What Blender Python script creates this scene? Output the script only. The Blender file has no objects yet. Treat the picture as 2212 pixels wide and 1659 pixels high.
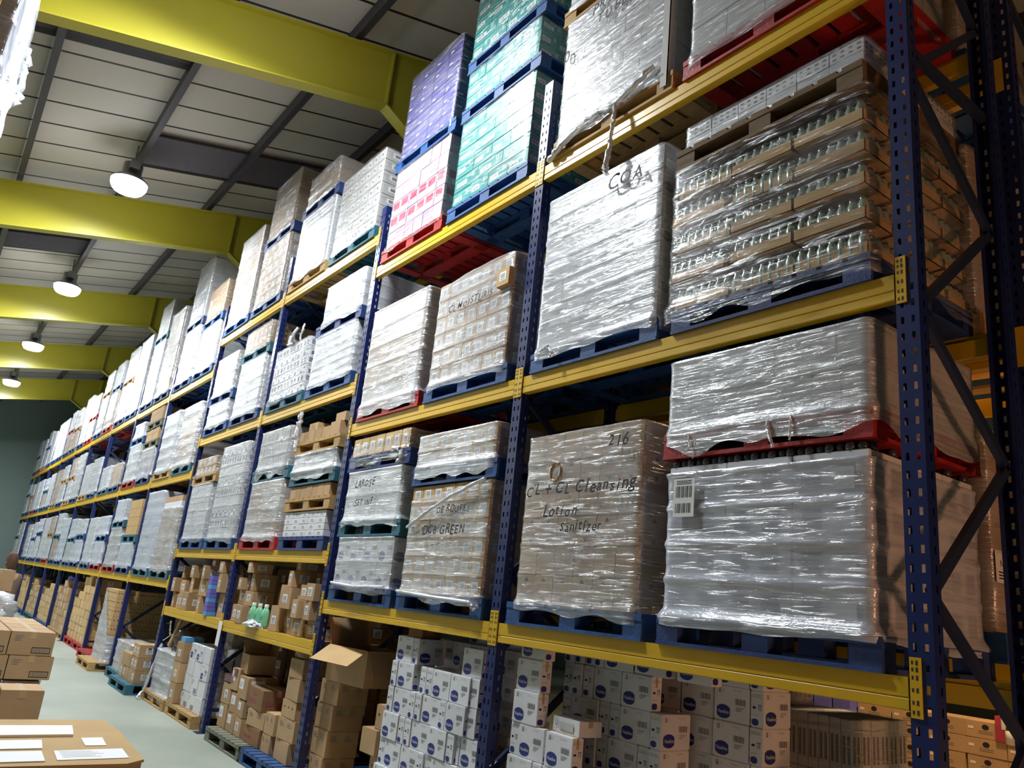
import bpy, math, random
from mathutils import Vector, Matrix, noise
RN = random.Random(11)
SC = bpy.context.scene
COL = SC.collection
ZS = 1.75            # measured heights are relative to the eye; the floor is 1.75 m below it
FLOOR = -1.75
UX = [-1.59 - 2.8 * i for i in range(14)]           # rack frame centres
LB = {'B1': -.10, 'B2': 1.587, 'B3': 3.29, 'C0': -.483, 'C1': .351, 'C2': 2.051, 'C3': 3.712,
      'D1': -.112, 'D2': 1.555, 'D3': 3.211}
ORD = ['zeroth', 'nearest', 'second', 'third', 'fourth', 'fifth', 'sixth', 'seventh', 'eighth', 'ninth', 'tenth',
       'eleventh', 'twelfth', 'thirteenth', 'fourteenth', 'fifteenth', 'sixteenth', 'seventeenth', 'eighteenth', 'nineteenth', 'twentieth']

# ------------------------------------------------------------------ materials
def lin(h):
    c = [int(h[i:i + 2], 16) / 255 for i in (0, 2, 4)]
    return tuple((x / 12.92 if x <= .04045 else ((x + .055) / 1.055) ** 2.4) for x in c) + (1,)

def newmat(name):
    m = bpy.data.materials.new(name); m.use_nodes = True
    nt = m.node_tree; nt.nodes.clear()
    return m, nt, nt.nodes.new('ShaderNodeOutputMaterial')

def coords(nt, scale=(1, 1, 1)):
    tc = nt.nodes.new('ShaderNodeTexCoord'); oi = nt.nodes.new('ShaderNodeObjectInfo')
    mp = nt.nodes.new('ShaderNodeMapping'); mu = nt.nodes.new('ShaderNodeMath'); mu.operation = 'MULTIPLY'
    mu.inputs[1].default_value = 37.0
    nt.links.new(oi.outputs['Random'], mu.inputs[0])
    nt.links.new(tc.outputs['Object'], mp.inputs['Vector'])
    nt.links.new(mu.outputs[0], mp.inputs['Location'])
    mp.inputs['Scale'].default_value = scale
    return mp, oi

def pmat(name, hexc, rough=.6, metal=0., var=.12, scale=5., objvar=0., bump=0., bscale=60., spec=.5, coat=0., stretch=(1, 1, 1)):
    m, nt, out = newmat(name)
    b = nt.nodes.new('ShaderNodeBsdfPrincipled')
    b.inputs['Roughness'].default_value = rough; b.inputs['Metallic'].default_value = metal
    b.inputs['Specular IOR Level'].default_value = spec; b.inputs['Coat Weight'].default_value = coat
    mp, oi = coords(nt, stretch)
    n = nt.nodes.new('ShaderNodeTexNoise'); n.inputs['Scale'].default_value = scale; n.inputs['Detail'].default_value = 5
    nt.links.new(mp.outputs[0], n.inputs['Vector'])
    r = nt.nodes.new('ShaderNodeMapRange'); r.inputs[1].default_value = .3; r.inputs[2].default_value = .7
    r.inputs[3].default_value = 1 - var; r.inputs[4].default_value = 1 + var
    nt.links.new(n.outputs['Fac'], r.inputs[0])
    hs = nt.nodes.new('ShaderNodeHueSaturation'); hs.inputs['Color'].default_value = lin(hexc)
    if objvar:
        r2 = nt.nodes.new('ShaderNodeMapRange'); r2.inputs[3].default_value = 1 - objvar; r2.inputs[4].default_value = 1 + objvar
        nt.links.new(oi.outputs['Random'], r2.inputs[0])
        mm = nt.nodes.new('ShaderNodeMath'); mm.operation = 'MULTIPLY'
        nt.links.new(r.outputs[0], mm.inputs[0]); nt.links.new(r2.outputs[0], mm.inputs[1])
        nt.links.new(mm.outputs[0], hs.inputs['Value'])
    else:
        nt.links.new(r.outputs[0], hs.inputs['Value'])
    nt.links.new(hs.outputs[0], b.inputs['Base Color'])
    if bump:
        n2 = nt.nodes.new('ShaderNodeTexNoise'); n2.inputs['Scale'].default_value = bscale; n2.inputs['Detail'].default_value = 4
        nt.links.new(mp.outputs[0], n2.inputs['Vector'])
        bp = nt.nodes.new('ShaderNodeBump'); bp.inputs['Strength'].default_value = bump; bp.inputs['Distance'].default_value = .01
        nt.links.new(n2.outputs['Fac'], bp.inputs['Height']); nt.links.new(bp.outputs[0], b.inputs['Normal'])
    nt.links.new(b.outputs[0], out.inputs[0])
    return m

def filmmat(name, lo, hi, tint='dfe3ea', gloss=.2, rough=.2, streak=60., bump=.6):
    """stretch film: a thin see-through sheet with milky creases, glossy on top"""
    m, nt, out = newmat(name); N = nt.nodes.new; L = nt.links.new
    def noi(scale, vec, detail, dist):
        mp, _ = coords(nt, vec); n = N('ShaderNodeTexNoise')
        n.inputs['Scale'].default_value = scale; n.inputs['Detail'].default_value = detail; n.inputs['Distortion'].default_value = dist
        L(mp.outputs[0], n.inputs['Vector']); return n.outputs['Fac']
    def mth(op, a, b):
        k = N('ShaderNodeMath'); k.operation = op
        for i, q in enumerate((a, b)):
            if isinstance(q, (int, float)): k.inputs[i].default_value = q
            else: L(q, k.inputs[i])
        return k.outputs[0]
    def mr(a, i0, i1, o0, o1):
        r = N('ShaderNodeMapRange'); L(a, r.inputs[0])
        for j, q in enumerate((i0, i1, o0, o1)): r.inputs[j + 1].default_value = q
        return r.outputs[0]
    fine = noi(1.5, (1.5, 1.5, streak), 4, .3); wide = noi(1.3, (1.2, 1.2, 2.5), 3, .6)
    crs = mr(noi(2.2, (1.5, 1.5, 17), 7, 1.4), .55, .68, 0, 1)          # bright gathered creases
    haze = mth('ADD', mr(mth('ADD', fine, wide), .8, 1.2, lo, hi), mth('MULTIPLY', crs, .25))
    tr = N('ShaderNodeBsdfTransparent'); df = N('ShaderNodeBsdfDiffuse'); df.inputs['Color'].default_value = lin(tint)
    mx = N('ShaderNodeMixShader'); L(haze, mx.inputs[0]); L(tr.outputs[0], mx.inputs[1]); L(df.outputs[0], mx.inputs[2])
    gl = N('ShaderNodeBsdfGlossy'); gl.inputs['Roughness'].default_value = rough; gl.inputs['Color'].default_value = (.95, .97, 1, 1)
    bp = N('ShaderNodeBump'); bp.inputs['Strength'].default_value = bump; bp.inputs['Distance'].default_value = .006
    L(mth('ADD', mth('ADD', fine, mth('MULTIPLY', crs, .8)), mth('MULTIPLY', noi(9, (1, 1, 3), 4, 1.5), 1.2)), bp.inputs['Height']); L(bp.outputs[0], gl.inputs['Normal'])
    fr = N('ShaderNodeLayerWeight'); fr.inputs['Blend'].default_value = .2
    m2 = N('ShaderNodeMixShader'); L(mth('ADD', mr(fr.outputs['Fresnel'], 0, 1, gloss, gloss + .15), mth('MULTIPLY', crs, .38)), m2.inputs[0])
    L(mx.outputs[0], m2.inputs[1]); L(gl.outputs[0], m2.inputs[2]); L(m2.outputs[0], out.inputs[0])
    return m

M = {}
M['card'] = pmat('cardboard', 'b39470', .75, var=.07, scale=4, objvar=.14, bump=.05, spec=.2)
M['cardy'] = pmat('pale cardboard', 'c4a373', .75, var=.06, scale=4, objvar=.1, spec=.2)
M['cardd'] = pmat('brown cardboard', '8b6a4c', .75, var=.08, scale=4, objvar=.12, spec=.2)
M['tape'] = pmat('parcel tape', 'b99d77', .3, var=.04)
M['white'] = pmat('white board', 'd9dade', .6, var=.04, objvar=.05, spec=.3)
M['grey'] = pmat('grey board', 'b7b5b2', .6, var=.06, objvar=.06, spec=.3)
M['tealb'] = pmat('teal printed board', '3f9a95', .4, var=.1, objvar=.08)
M['purpb'] = pmat('violet printed board', '5a5594', .45, var=.14, objvar=.08)
M['pinkb'] = pmat('pink printed board', 'c9a9c0', .4, var=.1, objvar=.05)
M['redp'] = pmat('red print', 'b8405a', .5)
M['black'] = pmat('black print', '1b1b1f', .7)
M['greyp'] = pmat('grey print', '77757a', .7)
M['navy'] = pmat('navy print', '1f2f7c', .55)
M['lab'] = pmat('white label', 'e6e6e6', .6, var=.02)
M['wood'] = pmat('pallet wood', 'b08e5c', .8, var=.2, scale=7, objvar=.15, bump=.2, stretch=(1, 6, 6))
M['woodg'] = pmat('weathered pallet wood', '6d6f60', .85, var=.2, scale=7, objvar=.1, bump=.2, stretch=(1, 6, 6))
M['wooddk'] = pmat('dark old wood', '6f5a3e', .85, var=.25, scale=7, objvar=.1, bump=.2, stretch=(1, 6, 6))
M['pblue'] = pmat('blue pallet paint', '1d4a82', .6, var=.28, scale=9, objvar=.12, bump=.25)
M['pnavy'] = pmat('navy pallet paint', '223a72', .6, var=.25, scale=9, objvar=.1, bump=.2)
M['pteal'] = pmat('teal pallet paint', '2c6173', .65, var=.25, scale=9, objvar=.12, bump=.25)
M['pred'] = pmat('red pallet paint', 'a31f1c', .55, var=.25, scale=9, objvar=.1, bump=.25)
M['beam'] = pmat('yellow beam paint', 'd6ab1c', .38, var=.06, scale=3, bump=.03, bscale=20)
M['blue'] = pmat('blue upright paint', '15245c', .35, var=.1, scale=5, bump=.04, bscale=25)
M['dblue'] = pmat('dark brace steel', '2a3656', .35, metal=.3, var=.1)
M['raft'] = pmat('yellow rafter paint', 'b9b036', .32, var=.05, scale=1.2)
M['purl'] = pmat('purlin steel', '3f3c45', .5, metal=.2, var=.08)
M['sky'] = pmat('rooflight sheet', '68646c', .5, var=.08, scale=12)
M['steel'] = pmat('galvanised steel', 'a3a6aa', .35, metal=.8, var=.1)
M['jar'] = pmat('pale green glass jar', '9fb3a4', .12, var=.1, spec=.8)
M['lid'] = pmat('jar lid', '8e8f8b', .25, metal=.8)
M['cap'] = pmat('dark plastic cap', '3d424c', .2, var=.1, spec=.7)
M['green'] = pmat('mint green plastic', '7fc79d', .35)
M['dgreen'] = pmat('dark green print', '2f5a49', .5)
M['wcap'] = pmat('white plastic cap', 'e8ebe6', .4)
M['lblue'] = pmat('light blue card', '5b9ad8', .5)
M['viol'] = pmat('violet card', '6c68c4', .5)
M['mar'] = pmat('maroon foil', '5d1f33', .3, spec=.7)
M['plastic'] = pmat('dark brown bag', '4b3d35', .25, var=.25, scale=6, bump=.8, bscale=9, spec=.8)
M['paper'] = pmat('white paper', 'eceef3', .7, var=.02)
M['hair'] = pmat('brown hair', '5a3d2e', .7, var=.25, scale=30)
M['skin'] = pmat('skin', 'c4967a', .55)
M['jack'] = pmat('taupe jacket', '6d5b50', .8, var=.15)
M['trou'] = pmat('dark green trousers', '2c302b', .8, var=.15)
M['film'] = filmmat('stretch film', .12, .36, gloss=.11, rough=.2, bump=.6)
M['filmh'] = filmmat('heavy stretch film', .22, .55, gloss=.17, rough=.25, streak=48, bump=.6)
M['filml'] = filmmat('light stretch film', -.04, .14, gloss=.07, rough=.17, bump=.6)
M['filmb'] = filmmat('bluish stretch film', .38, .62, tint='d5dbea', gloss=.13, rough=.22, streak=40, bump=.6)
M['fold'] = filmmat('gathered film', .55, .85, gloss=.3, rough=.14, streak=6, bump=.9)
BOARD = {'card': 'card', 'white': 'white'}

def shellmats():
    # floor: pale grey-green sealed concrete
    m, nt, out = newmat('sealed concrete floor'); N = nt.nodes.new; L = nt.links.new
    b = N('ShaderNodeBsdfPrincipled'); tc = N('ShaderNodeTexCoord')
    n = N('ShaderNodeTexNoise'); n.inputs['Scale'].default_value = .7; n.inputs['Detail'].default_value = 9
    L(tc.outputs['Object'], n.inputs['Vector'])
    cr = N('ShaderNodeValToRGB'); cr.color_ramp.elements[0].position = .35; cr.color_ramp.elements[1].position = .68
    cr.color_ramp.elements[0].color = lin('8f978c'); cr.color_ramp.elements[1].color = lin('a4aba0')
    L(n.outputs['Fac'], cr.inputs[0]); L(cr.outputs[0], b.inputs['Base Color'])
    b.inputs['Roughness'].default_value = .5
    n2 = N('ShaderNodeTexNoise'); n2.inputs['Scale'].default_value = 30; L(tc.outputs['Object'], n2.inputs['Vector'])
    bp = N('ShaderNodeBump'); bp.inputs['Strength'].default_value = .05; L(n2.outputs['Fac'], bp.inputs['Height']); L(bp.outputs[0], b.inputs['Normal'])
    L(b.outputs[0], out.inputs[0]); M['floor'] = m
    # ceiling: liner panels 0.69 m wide with dark joints
    m, nt, out = newmat('roof liner panels'); N = nt.nodes.new; L = nt.links.new
    b = N('ShaderNodeBsdfPrincipled'); tc = N('ShaderNodeTexCoord'); sx = N('ShaderNodeSeparateXYZ')
    L(tc.outputs['Object'], sx.inputs[0])
    def mth(op, a, v=None):
        k = N('ShaderNodeMath'); k.operation = op; L(a, k.inputs[0])
        if v is not None: k.inputs[1].default_value = v
        return k.outputs[0]
    d = mth('DIVIDE', sx.outputs['X'], .69); f = mth('FRACT', d); lt = mth('LESS_THAN', f, .065)
    cr = N('ShaderNodeMix'); cr.data_type = 'RGBA'
    cr.inputs[6].default_value = lin('cbc3bb'); cr.inputs[7].default_value = lin('2a2626'); L(lt, cr.inputs[0])
    L(cr.outputs[2], b.inputs['Base Color']); b.inputs['Roughness'].default_value = .6; b.inputs['Specular IOR Level'].default_value = .25
    L(b.outputs[0], out.inputs[0]); M['ceil'] = m
    M['wall'] = pmat('grey green wall cladding', '7d8f8b', .7, var=.05, scale=.6)
    # lamp lens
    m, nt, out = newmat('lit lamp lens'); e = nt.nodes.new('ShaderNodeEmission')
    e.inputs['Color'].default_value = (.93, .98, 1, 1); e.inputs['Strength'].default_value = LAMP
    nt.links.new(e.outputs[0], out.inputs[0]); M['lens'] = m
    m, nt, out = newmat('glowing lamp refractor'); e = nt.nodes.new('ShaderNodeEmission')
    e.inputs['Color'].default_value = (.93, .98, 1, 1); e.inputs['Strength'].default_value = 26
    nt.links.new(e.outputs[0], out.inputs[0]); M['glow'] = m
LAMP = 620.0; EXPO = .62
shellmats()

# ------------------------------------------------------------------ geometry helpers
_txt = {}
def text_geo(s, shear=0., bold=0.):
    k = (s, shear, bold)
    if k not in _txt:
        cu = bpy.data.curves.new('t', 'FONT'); cu.body = s; cu.size = 1; cu.shear = shear; cu.resolution_u = 3; cu.offset = bold
        ob = bpy.data.objects.new('t', cu); COL.objects.link(ob)
        dg = bpy.context.evaluated_depsgraph_get()
        me = bpy.data.meshes.new_from_object(ob.evaluated_get(dg))
        vs = [(v.co.x, v.co.y) for v in me.vertices]; fs = [tuple(p.vertices) for p in me.polygons]
        bpy.data.objects.remove(ob); bpy.data.curves.remove(cu); bpy.data.meshes.remove(me)
        w = max((v[0] for v in vs), default=1)
        _txt[k] = (vs, fs, w)
    return _txt[k]

class MB:
    def __init__(s): s.v = []; s.f = []; s.m = []; s.mats = []
    def mi(s, k):
        if k not in s.mats: s.mats.append(k)
        return s.mats.index(k)
    def face(s, pts, k):
        n = len(s.v); s.v += [tuple(p) for p in pts]; s.f.append(tuple(range(n, n + len(pts)))); s.m.append(s.mi(k))
    def box(s, x0, x1, y0, y1, z0, z1, k, R=None):
        n = len(s.v); P = [(x, y, z) for z in (z0, z1) for y in (y0, y1) for x in (x0, x1)]
        if R is not None: P = [tuple(R @ Vector(p)) for p in P]
        s.v += P; i = s.mi(k)
        for q in ((0, 2, 3, 1), (4, 5, 7, 6), (0, 1, 5, 4), (2, 6, 7, 3), (0, 4, 6, 2), (1, 3, 7, 5)):
            s.f.append(tuple(n + a for a in q)); s.m.append(i)
    def bar(s, a, b, w, k, h=None):
        a = Vector(a); b = Vector(b); d = (b - a); ln = d.length; h = h or w
        R = Matrix.Translation(a) @ d.to_track_quat('Z', 'Y').to_matrix().to_4x4()
        s.box(-w / 2, w / 2, -h / 2, h / 2, 0, ln, k, R)
    def extr(s, prof, x0, x1, k, axis='x'):
        n = len(s.v); c = len(prof); i = s.mi(k)
        for x in (x0, x1):
            for (a, b) in prof: s.v.append((x, a, b) if axis == 'x' else (a, x, b))
        for j in range(c): s.f.append((n + j, n + (j + 1) % c, n + c + (j + 1) % c, n + c + j)); s.m.append(i)
        s.f.append(tuple(range(n + c - 1, n - 1, -1))); s.m.append(i); s.f.append(tuple(range(n + c, n + 2 * c))); s.m.append(i)
    def lathe(s, prof, k, seg=12, c=(0, 0, 0)):
        n = len(s.v); i = s.mi(k)
        for r, z in prof:
            for a in range(seg):
                t = 2 * math.pi * a / seg; s.v.append((c[0] + r * math.cos(t), c[1] + r * math.sin(t), c[2] + z))
        for j in range(len(prof) - 1):
            for a in range(seg):
                b = (a + 1) % seg
                s.f.append((n + j * seg + a, n + j * seg + b, n + (j + 1) * seg + b, n + (j + 1) * seg + a)); s.m.append(i)
    def tube(s, pts, r, k, seg=6):
        pts = [Vector(p) for p in pts]; n = len(s.v); i = s.mi(k)
        for j, p in enumerate(pts):
            d = (pts[min(j + 1, len(pts) - 1)] - pts[max(j - 1, 0)]).normalized()
            a = d.orthogonal().normalized(); b = d.cross(a); rr = r[j] if isinstance(r, (list, tuple)) else r
            for q in range(seg):
                t = 2 * math.pi * q / seg; s.v.append(tuple(p + (a * math.cos(t) + b * math.sin(t)) * rr))
        for j in range(len(pts) - 1):
            for q in range(seg):
                w = (q + 1) % seg; s.f.append((n + j * seg + q, n + j * seg + w, n + (j + 1) * seg + w, n + (j + 1) * seg + q)); s.m.append(i)
    # printing on a face: F = (origin, u, v); lift is along u x v
    def rect(s, F, u0, v0, u1, v1, k, lift=.0012):
        o, u, v = F; nrm = u.cross(v) * lift
        s.face([o + u * a + v * b + nrm for a, b in ((u0, v0), (u1, v0), (u1, v1), (u0, v1))], k)
    def poly(s, F, pts, k, lift=.0012):
        o, u, v = F; nrm = u.cross(v) * lift
        s.face([o + u * a + v * b + nrm for a, b in pts], k)
    def text(s, F, t, u0, v0, h, k, maxw=None, lift=.002, shear=0., bold=0.):
        o, u, v = F; nrm = u.cross(v) * lift
        vs, fs, w = text_geo(t, shear, bold); sc = h / .72; sx = sc
        if maxw and w * sx > maxw: sx = maxw / w
        n = len(s.v); i = s.mi(k)
        for a, b in vs: s.v.append(tuple(o + u * (u0 + a * sx) + v * (v0 + b * sc) + nrm))
        for q in fs: s.f.append(tuple(n + a for a in q)); s.m.append(i)
    def mesh(s, name, smooth=False):
        me = bpy.data.meshes.new(name); me.from_pydata(s.v, [], s.f)
        for k in s.mats: me.materials.append(M[k])
        me.polygons.foreach_set('material_index', s.m)
        if smooth: me.polygons.foreach_set('use_smooth', [True] * len(s.f))
        me.update(); return me
V3 = Vector
TAGGED = []
def link(name, me, parent=None, loc=(0, 0, 0), rot=(0, 0, 0)):
    o = bpy.data.objects.new(name, me); COL.objects.link(o); o.location = loc; o.rotation_euler = rot
    if parent is not None: o.parent = parent
    return o
def tag(o, label, cat, group=None):
    w = label.split()
    o['label'] = ' '.join(w[:16]); o['category'] = cat; TAGGED.append(o)
    if group: o['group'] = group
    return o
def empty(name, loc, rz=0.):
    o = bpy.data.objects.new(name, None); COL.objects.link(o); o.location = loc; o.rotation_euler = (0, 0, rz); o.empty_display_size = .1
    return o
def struct(name, me, loc=(0, 0, 0)):
    o = link(name, me, None, loc); o['kind'] = 'structure'; return o

# ------------------------------------------------------------------ cartons
def frames(w, d, h):
    return {'front': (V3((-w / 2, -d / 2, 0)), V3((1, 0, 0)), V3((0, 0, 1)), w, h),
            'end': (V3((w / 2, -d / 2, 0)), V3((0, 1, 0)), V3((0, 0, 1)), d, h)}
def barcode(b, F, u, v, w, h, k='black', n=9):
    x = u
    for i in range(n):
        t = w / n * (.35 + .35 * ((i * 7) % 3) / 2); b.rect(F, x, v, x + t, v + h, k, .0016); x += w / n
def oval(b, F, cu, cv, r, word=True):
    pts = [(cu + r * a, cv + r * .82 * c) for a, c in ((-1, .55), (-.55, .9), (0, 1), (.55, .9), (1, .55), (1, -.55), (.55, -.9), (0, -1), (-.55, -.9), (-1, -.55))]
    b.poly(F, pts[::-1], 'navy', .0014)
    if word: b.text(F, 'Vaseline', cu - r * .84, cv - r * .2, r * .46, 'lab', maxw=r * 1.7, lift=.0022)
def deco(b, fr, style, side):
    o, u, v, w, h = fr; F = (o, u, v)
    if style == 'brand':
        if w > .16:
            oval(b, F, w * .27, h * .26, min(w, h) * .24)
            barcode(b, F, w * .6, h * .5, w * .3, h * .17, 'greyp')
            b.text(F, 'BODY LOTION', w * .56, h * .88, h * .03, 'greyp', maxw=w * .36)
            for i in range(4): b.rect(F, w * .62, h * (.42 - i * .035), w * (.86 - .04 * i), h * (.432 - i * .035), 'greyp')
            for i in (0, 1): b.rect(F, w * (.13 + .045 * i), h * .8, w * (.145 + .045 * i), h * .92, 'black')
            b.rect(F, w * .12, h * .79, w * .2, h * .8, 'black'); b.rect(F, w * .27, h * .82, w * .28, h * .9, 'greyp')
        else:
            oval(b, F, w * .35, h * .14, w * .26, False)
            b.rect(F, w * .1, h * .82, w * .9, h * .83, 'greyp'); b.text(F, 'BODY LOTION', w * .12, h * .86, h * .035, 'greyp', maxw=w * .7)
            for i in (0, 1):
                b.rect(F, w * (.62 + .16 * i), h * .46, w * (.66 + .16 * i), h * .62, 'black'); b.rect(F, w * (.58 + .16 * i), h * .6, w * (.7 + .16 * i), h * .62, 'black')
            b.poly(F, [(w * .15, h * .5), (w * .4, h * .5), (w * .4, h * .56), (w * .15, h * .56)], 'black')
            b.rect(F, w * .12, h * .32, w * .6, h * .33, 'greyp')
    elif style in ('label', 'label2'):
        if style == 'label' or side == 'end':
            lw = min(w * .55, .1); lh = min(h * .5, .085); u0 = w * .5 - lw / 2; v0 = h * .28
            b.rect(F, u0, v0, u0 + lw, v0 + lh, 'lab'); barcode(b, F, u0 + lw * .15, v0 + lh * .3, lw * .7, lh * .5, 'greyp', 7)
            b.rect(F, u0 + lw * .15, v0 + lh * .12, u0 + lw * .85, v0 + lh * .2, 'greyp', .0016)
    elif style == 'hazard':
        r = min(w, h) * .42; cu, cv = w / 2, h * .52
        P = [(cu, cv + r), (cu + r * .8, cv), (cu, cv - r), (cu - r * .8, cv)]
        for i in range(4):
            a, c = P[i], P[(i + 1) % 4]; t = .003
            b.poly(F, [a, (a[0] + (cu - a[0]) * .05, a[1] + (cv - a[1]) * .05), (c[0] + (cu - c[0]) * .05, c[1] + (cv - c[1]) * .05), c], 'greyp')
        for sgn in (1, -1):
            q = [(cu, cv + sgn * r), (cu + .28 * r, cv + sgn * r * .62), (cu - .28 * r, cv + sgn * r * .62)]
            b.poly(F, q if sgn < 0 else q[::-1], 'black', .0016)
    elif style == 'text':
        for i in range(3): b.rect(F, w * .1, h * (.8 - i * .09), w * (.3 - .04 * i), h * (.83 - i * .09), 'greyp')
        a, c, e, g = w * .52, h * .1, w * .94, h * .36
        for q in ((a, c, e, c + .006), (a, g - .006, e, g), (a, c, a + .006, g), (e - .006, c, e, g)): b.rect(F, *q, 'black')
        barcode(b, F, a + w * .04, c + h * .06, w * .34, h * .14, 'greyp', 12)
    elif style == 'oval':
        b.poly(F, [(w * (.5 + .09 * math.cos(t / 10 * 6.283)), h * (.68 + .16 * math.sin(t / 10 * 6.283))) for t in range(10)], 'black')
        for i in range(2): b.rect(F, w * .32, h * (.3 + .12 * i), w * .68, h * (.33 + .12 * i), 'greyp')
        b.rect(F, w * .06, h * .5, w * .2, h * .66, 'lab')
    elif style == 'flats':
        for i in range(2):
            for j in range(3): b.rect(F, w * (.12 + .45 * i), h * (.62 + .08 * j), w * (.34 - .03 * j + .45 * i), h * (.65 + .08 * j), 'greyp')
    elif style == 'teal':
        b.rect(F, w * .1, h * .3, w * .55, h * .6, 'lab'); barcode(b, F, w * .14, h * .36, w * .36, h * .18, 'greyp', 7)
        for i in (0, 1): b.rect(F, w * (.75 + .07 * i), h * .5, w * (.78 + .07 * i), h * .85, 'lab')
    elif style == 'purple':
        b.rect(F, w * .08, h * .2, w * .3, h * .3, 'lab'); b.rect(F, w * .6, h * .6, w * .9, h * .75, 'greyp')
    elif style == 'pink':
        b.rect(F, w * .12, h * .45, w * .88, h * .9, 'redp'); b.rect(F, w * .3, h * .1, w * .7, h * .38, 'lab')
    elif style == 'holes':
        for i in range(int(w / .045)):
            for j in range(2): b.rect(F, .015 + .045 * i, h * (.25 + .4 * j), .035 + .045 * i, h * (.38 + .4 * j), 'greyp')
    elif style == 'square':
        b.rect(F, w * .3, h * .3, w * .72, h * .75, 'lab'); b.rect(F, w * .38, h * .4, w * .64, h * .65, 'greyp', .0016)
    elif style == 'dots':
        for i in range(3):
            b.poly(F, [(w * (.2 + .28 * i) + .011 * math.cos(t), h * .6 + .011 * math.sin(t)) for t in [q * .785 for q in range(8)]], 'black')
    elif style == 'hy':
        b.rect(F, w * .1, h * .42, w * .55, h * .88, 'lab'); b.text(F, 'L7', w * .17, h * .52, h * .2, 'black')
    elif style == 'sooth':
        b.text(F, 'HALLS', w * .3, h * .68, h * .16, 'redp', maxw=w * .4); b.text(F, 'Soothers', w * .1, h * .3, h * .26, 'redp', maxw=w * .8)
    elif style == 'jugs':
        for i in range(2): b.rect(F, w * (.12 + .45 * i), h * .2, w * (.38 + .45 * i), h * .7, 'greyp')
_cm = {}
def carton_mesh(w, d, h, board, style, tape=True):
    k = (round(w, 3), round(d, 3), round(h, 3), board, style, tape)
    if k not in _cm:
        b = MB(); g = .0015; w2, d2 = w / 2 - g, d / 2 - g
        e = min(.004, h * .03)
        b.box(-w2, w2, -d2, d2, e, h - e, board)
        b.box(-w2 + e, w2 - e, -d2 + e, d2 - e, 0, h, board)
        fr = frames(w2 * 2, d2 * 2, h)
        for s in ('front', 'end'): deco(b, fr[s], style, s)
        if tape and w > .12:
            tw = min(.05, d * .2)
            b.box(-w2 - .0012, w2 + .0012, -tw / 2, tw / 2, h - .06 if h > .1 else h * .6, h + .0012, 'tape')
        _cm[k] = b.mesh('carton')
    return _cm[k]
def carton(x, y, z, w, d, h, board='card', style='plain', rz=0., label='', group=None, name='carton', cat='box', parent=None, tape=True):
    """x, y = centre; z = underside"""
    o = link(name, carton_mesh(w, d, h, board, style, tape), parent, (x, y, z), (0, 0, rz))
    if parent is None: tag(o, label, cat, group)
    return o

# ------------------------------------------------------------------ pallets
_pm = {}
PH = .14
def pallet_meshes(k):
    if k not in _pm:
        t = MB()
        for i in range(9):
            x = -.6 + .1365 * i; t.box(x, x + .108, -.5, .5, PH - .018, PH, k)
        for y in (-.5, -.06, .38): t.box(-.6, .6, y, y + .12, PH - .036, PH - .018, k)
        bt = MB()
        for y in (-.5, -.06, .38): bt.box(-.6, .6, y, y + .12, 0, .02, k)
        for x in (-.6, .48): bt.box(x, x + .12, -.38, .38, 0, .0195, k)
        bl = MB(); bl.box(-.07, .07, -.055, .055, .02, PH - .036, k)
        al = MB()
        for m_ in (t, bt):
            n = len(al.v); al.v += m_.v; al.f += [tuple(a + n for a in f) for f in m_.f]; al.m += [al.mi(k)] * len(m_.f)
        for x in (-.53, 0, .53):
            for y in (-.44, 0, .44): al.box(x - .07, x + .07, y - .055, y + .055, .02, PH - .036, k)
        _pm[k] = (t.mesh('top_deck'), bt.mesh('bottom_frame'), bl.mesh('block'), al.mesh('pallet'))
    return _pm[k]
PCOL = {'blue': 'pblue', 'navy': 'pnavy', 'teal': 'pteal', 'red': 'pred', 'wood': 'wood', 'grey': 'woodg', 'dark': 'wooddk'}
PW = {'blue': 'blue', 'navy': 'dark navy', 'teal': 'teal', 'red': 'red', 'wood': 'bare wooden', 'grey': 'weathered grey-green', 'dark': 'dark old wooden'}
def pallet(cx, yf, z, col, label, near=True, rz=0., scale=1.):
    t, b, bl, al = pallet_meshes(PCOL[col])
    if near:
        o = empty('pallet', (cx, yf + .5, z), rz)
        link('top_deck', t, o); link('bottom_frame', b, o)
        for x in (-.53, 0, .53):
            for y in (-.44, 0, .44): link('block', bl, o, (x, y, 0))
    else:
        o = link('pallet', al, None, (cx, yf + .5, z), (0, 0, rz))
    return tag(o, label, 'pallet')

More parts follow.
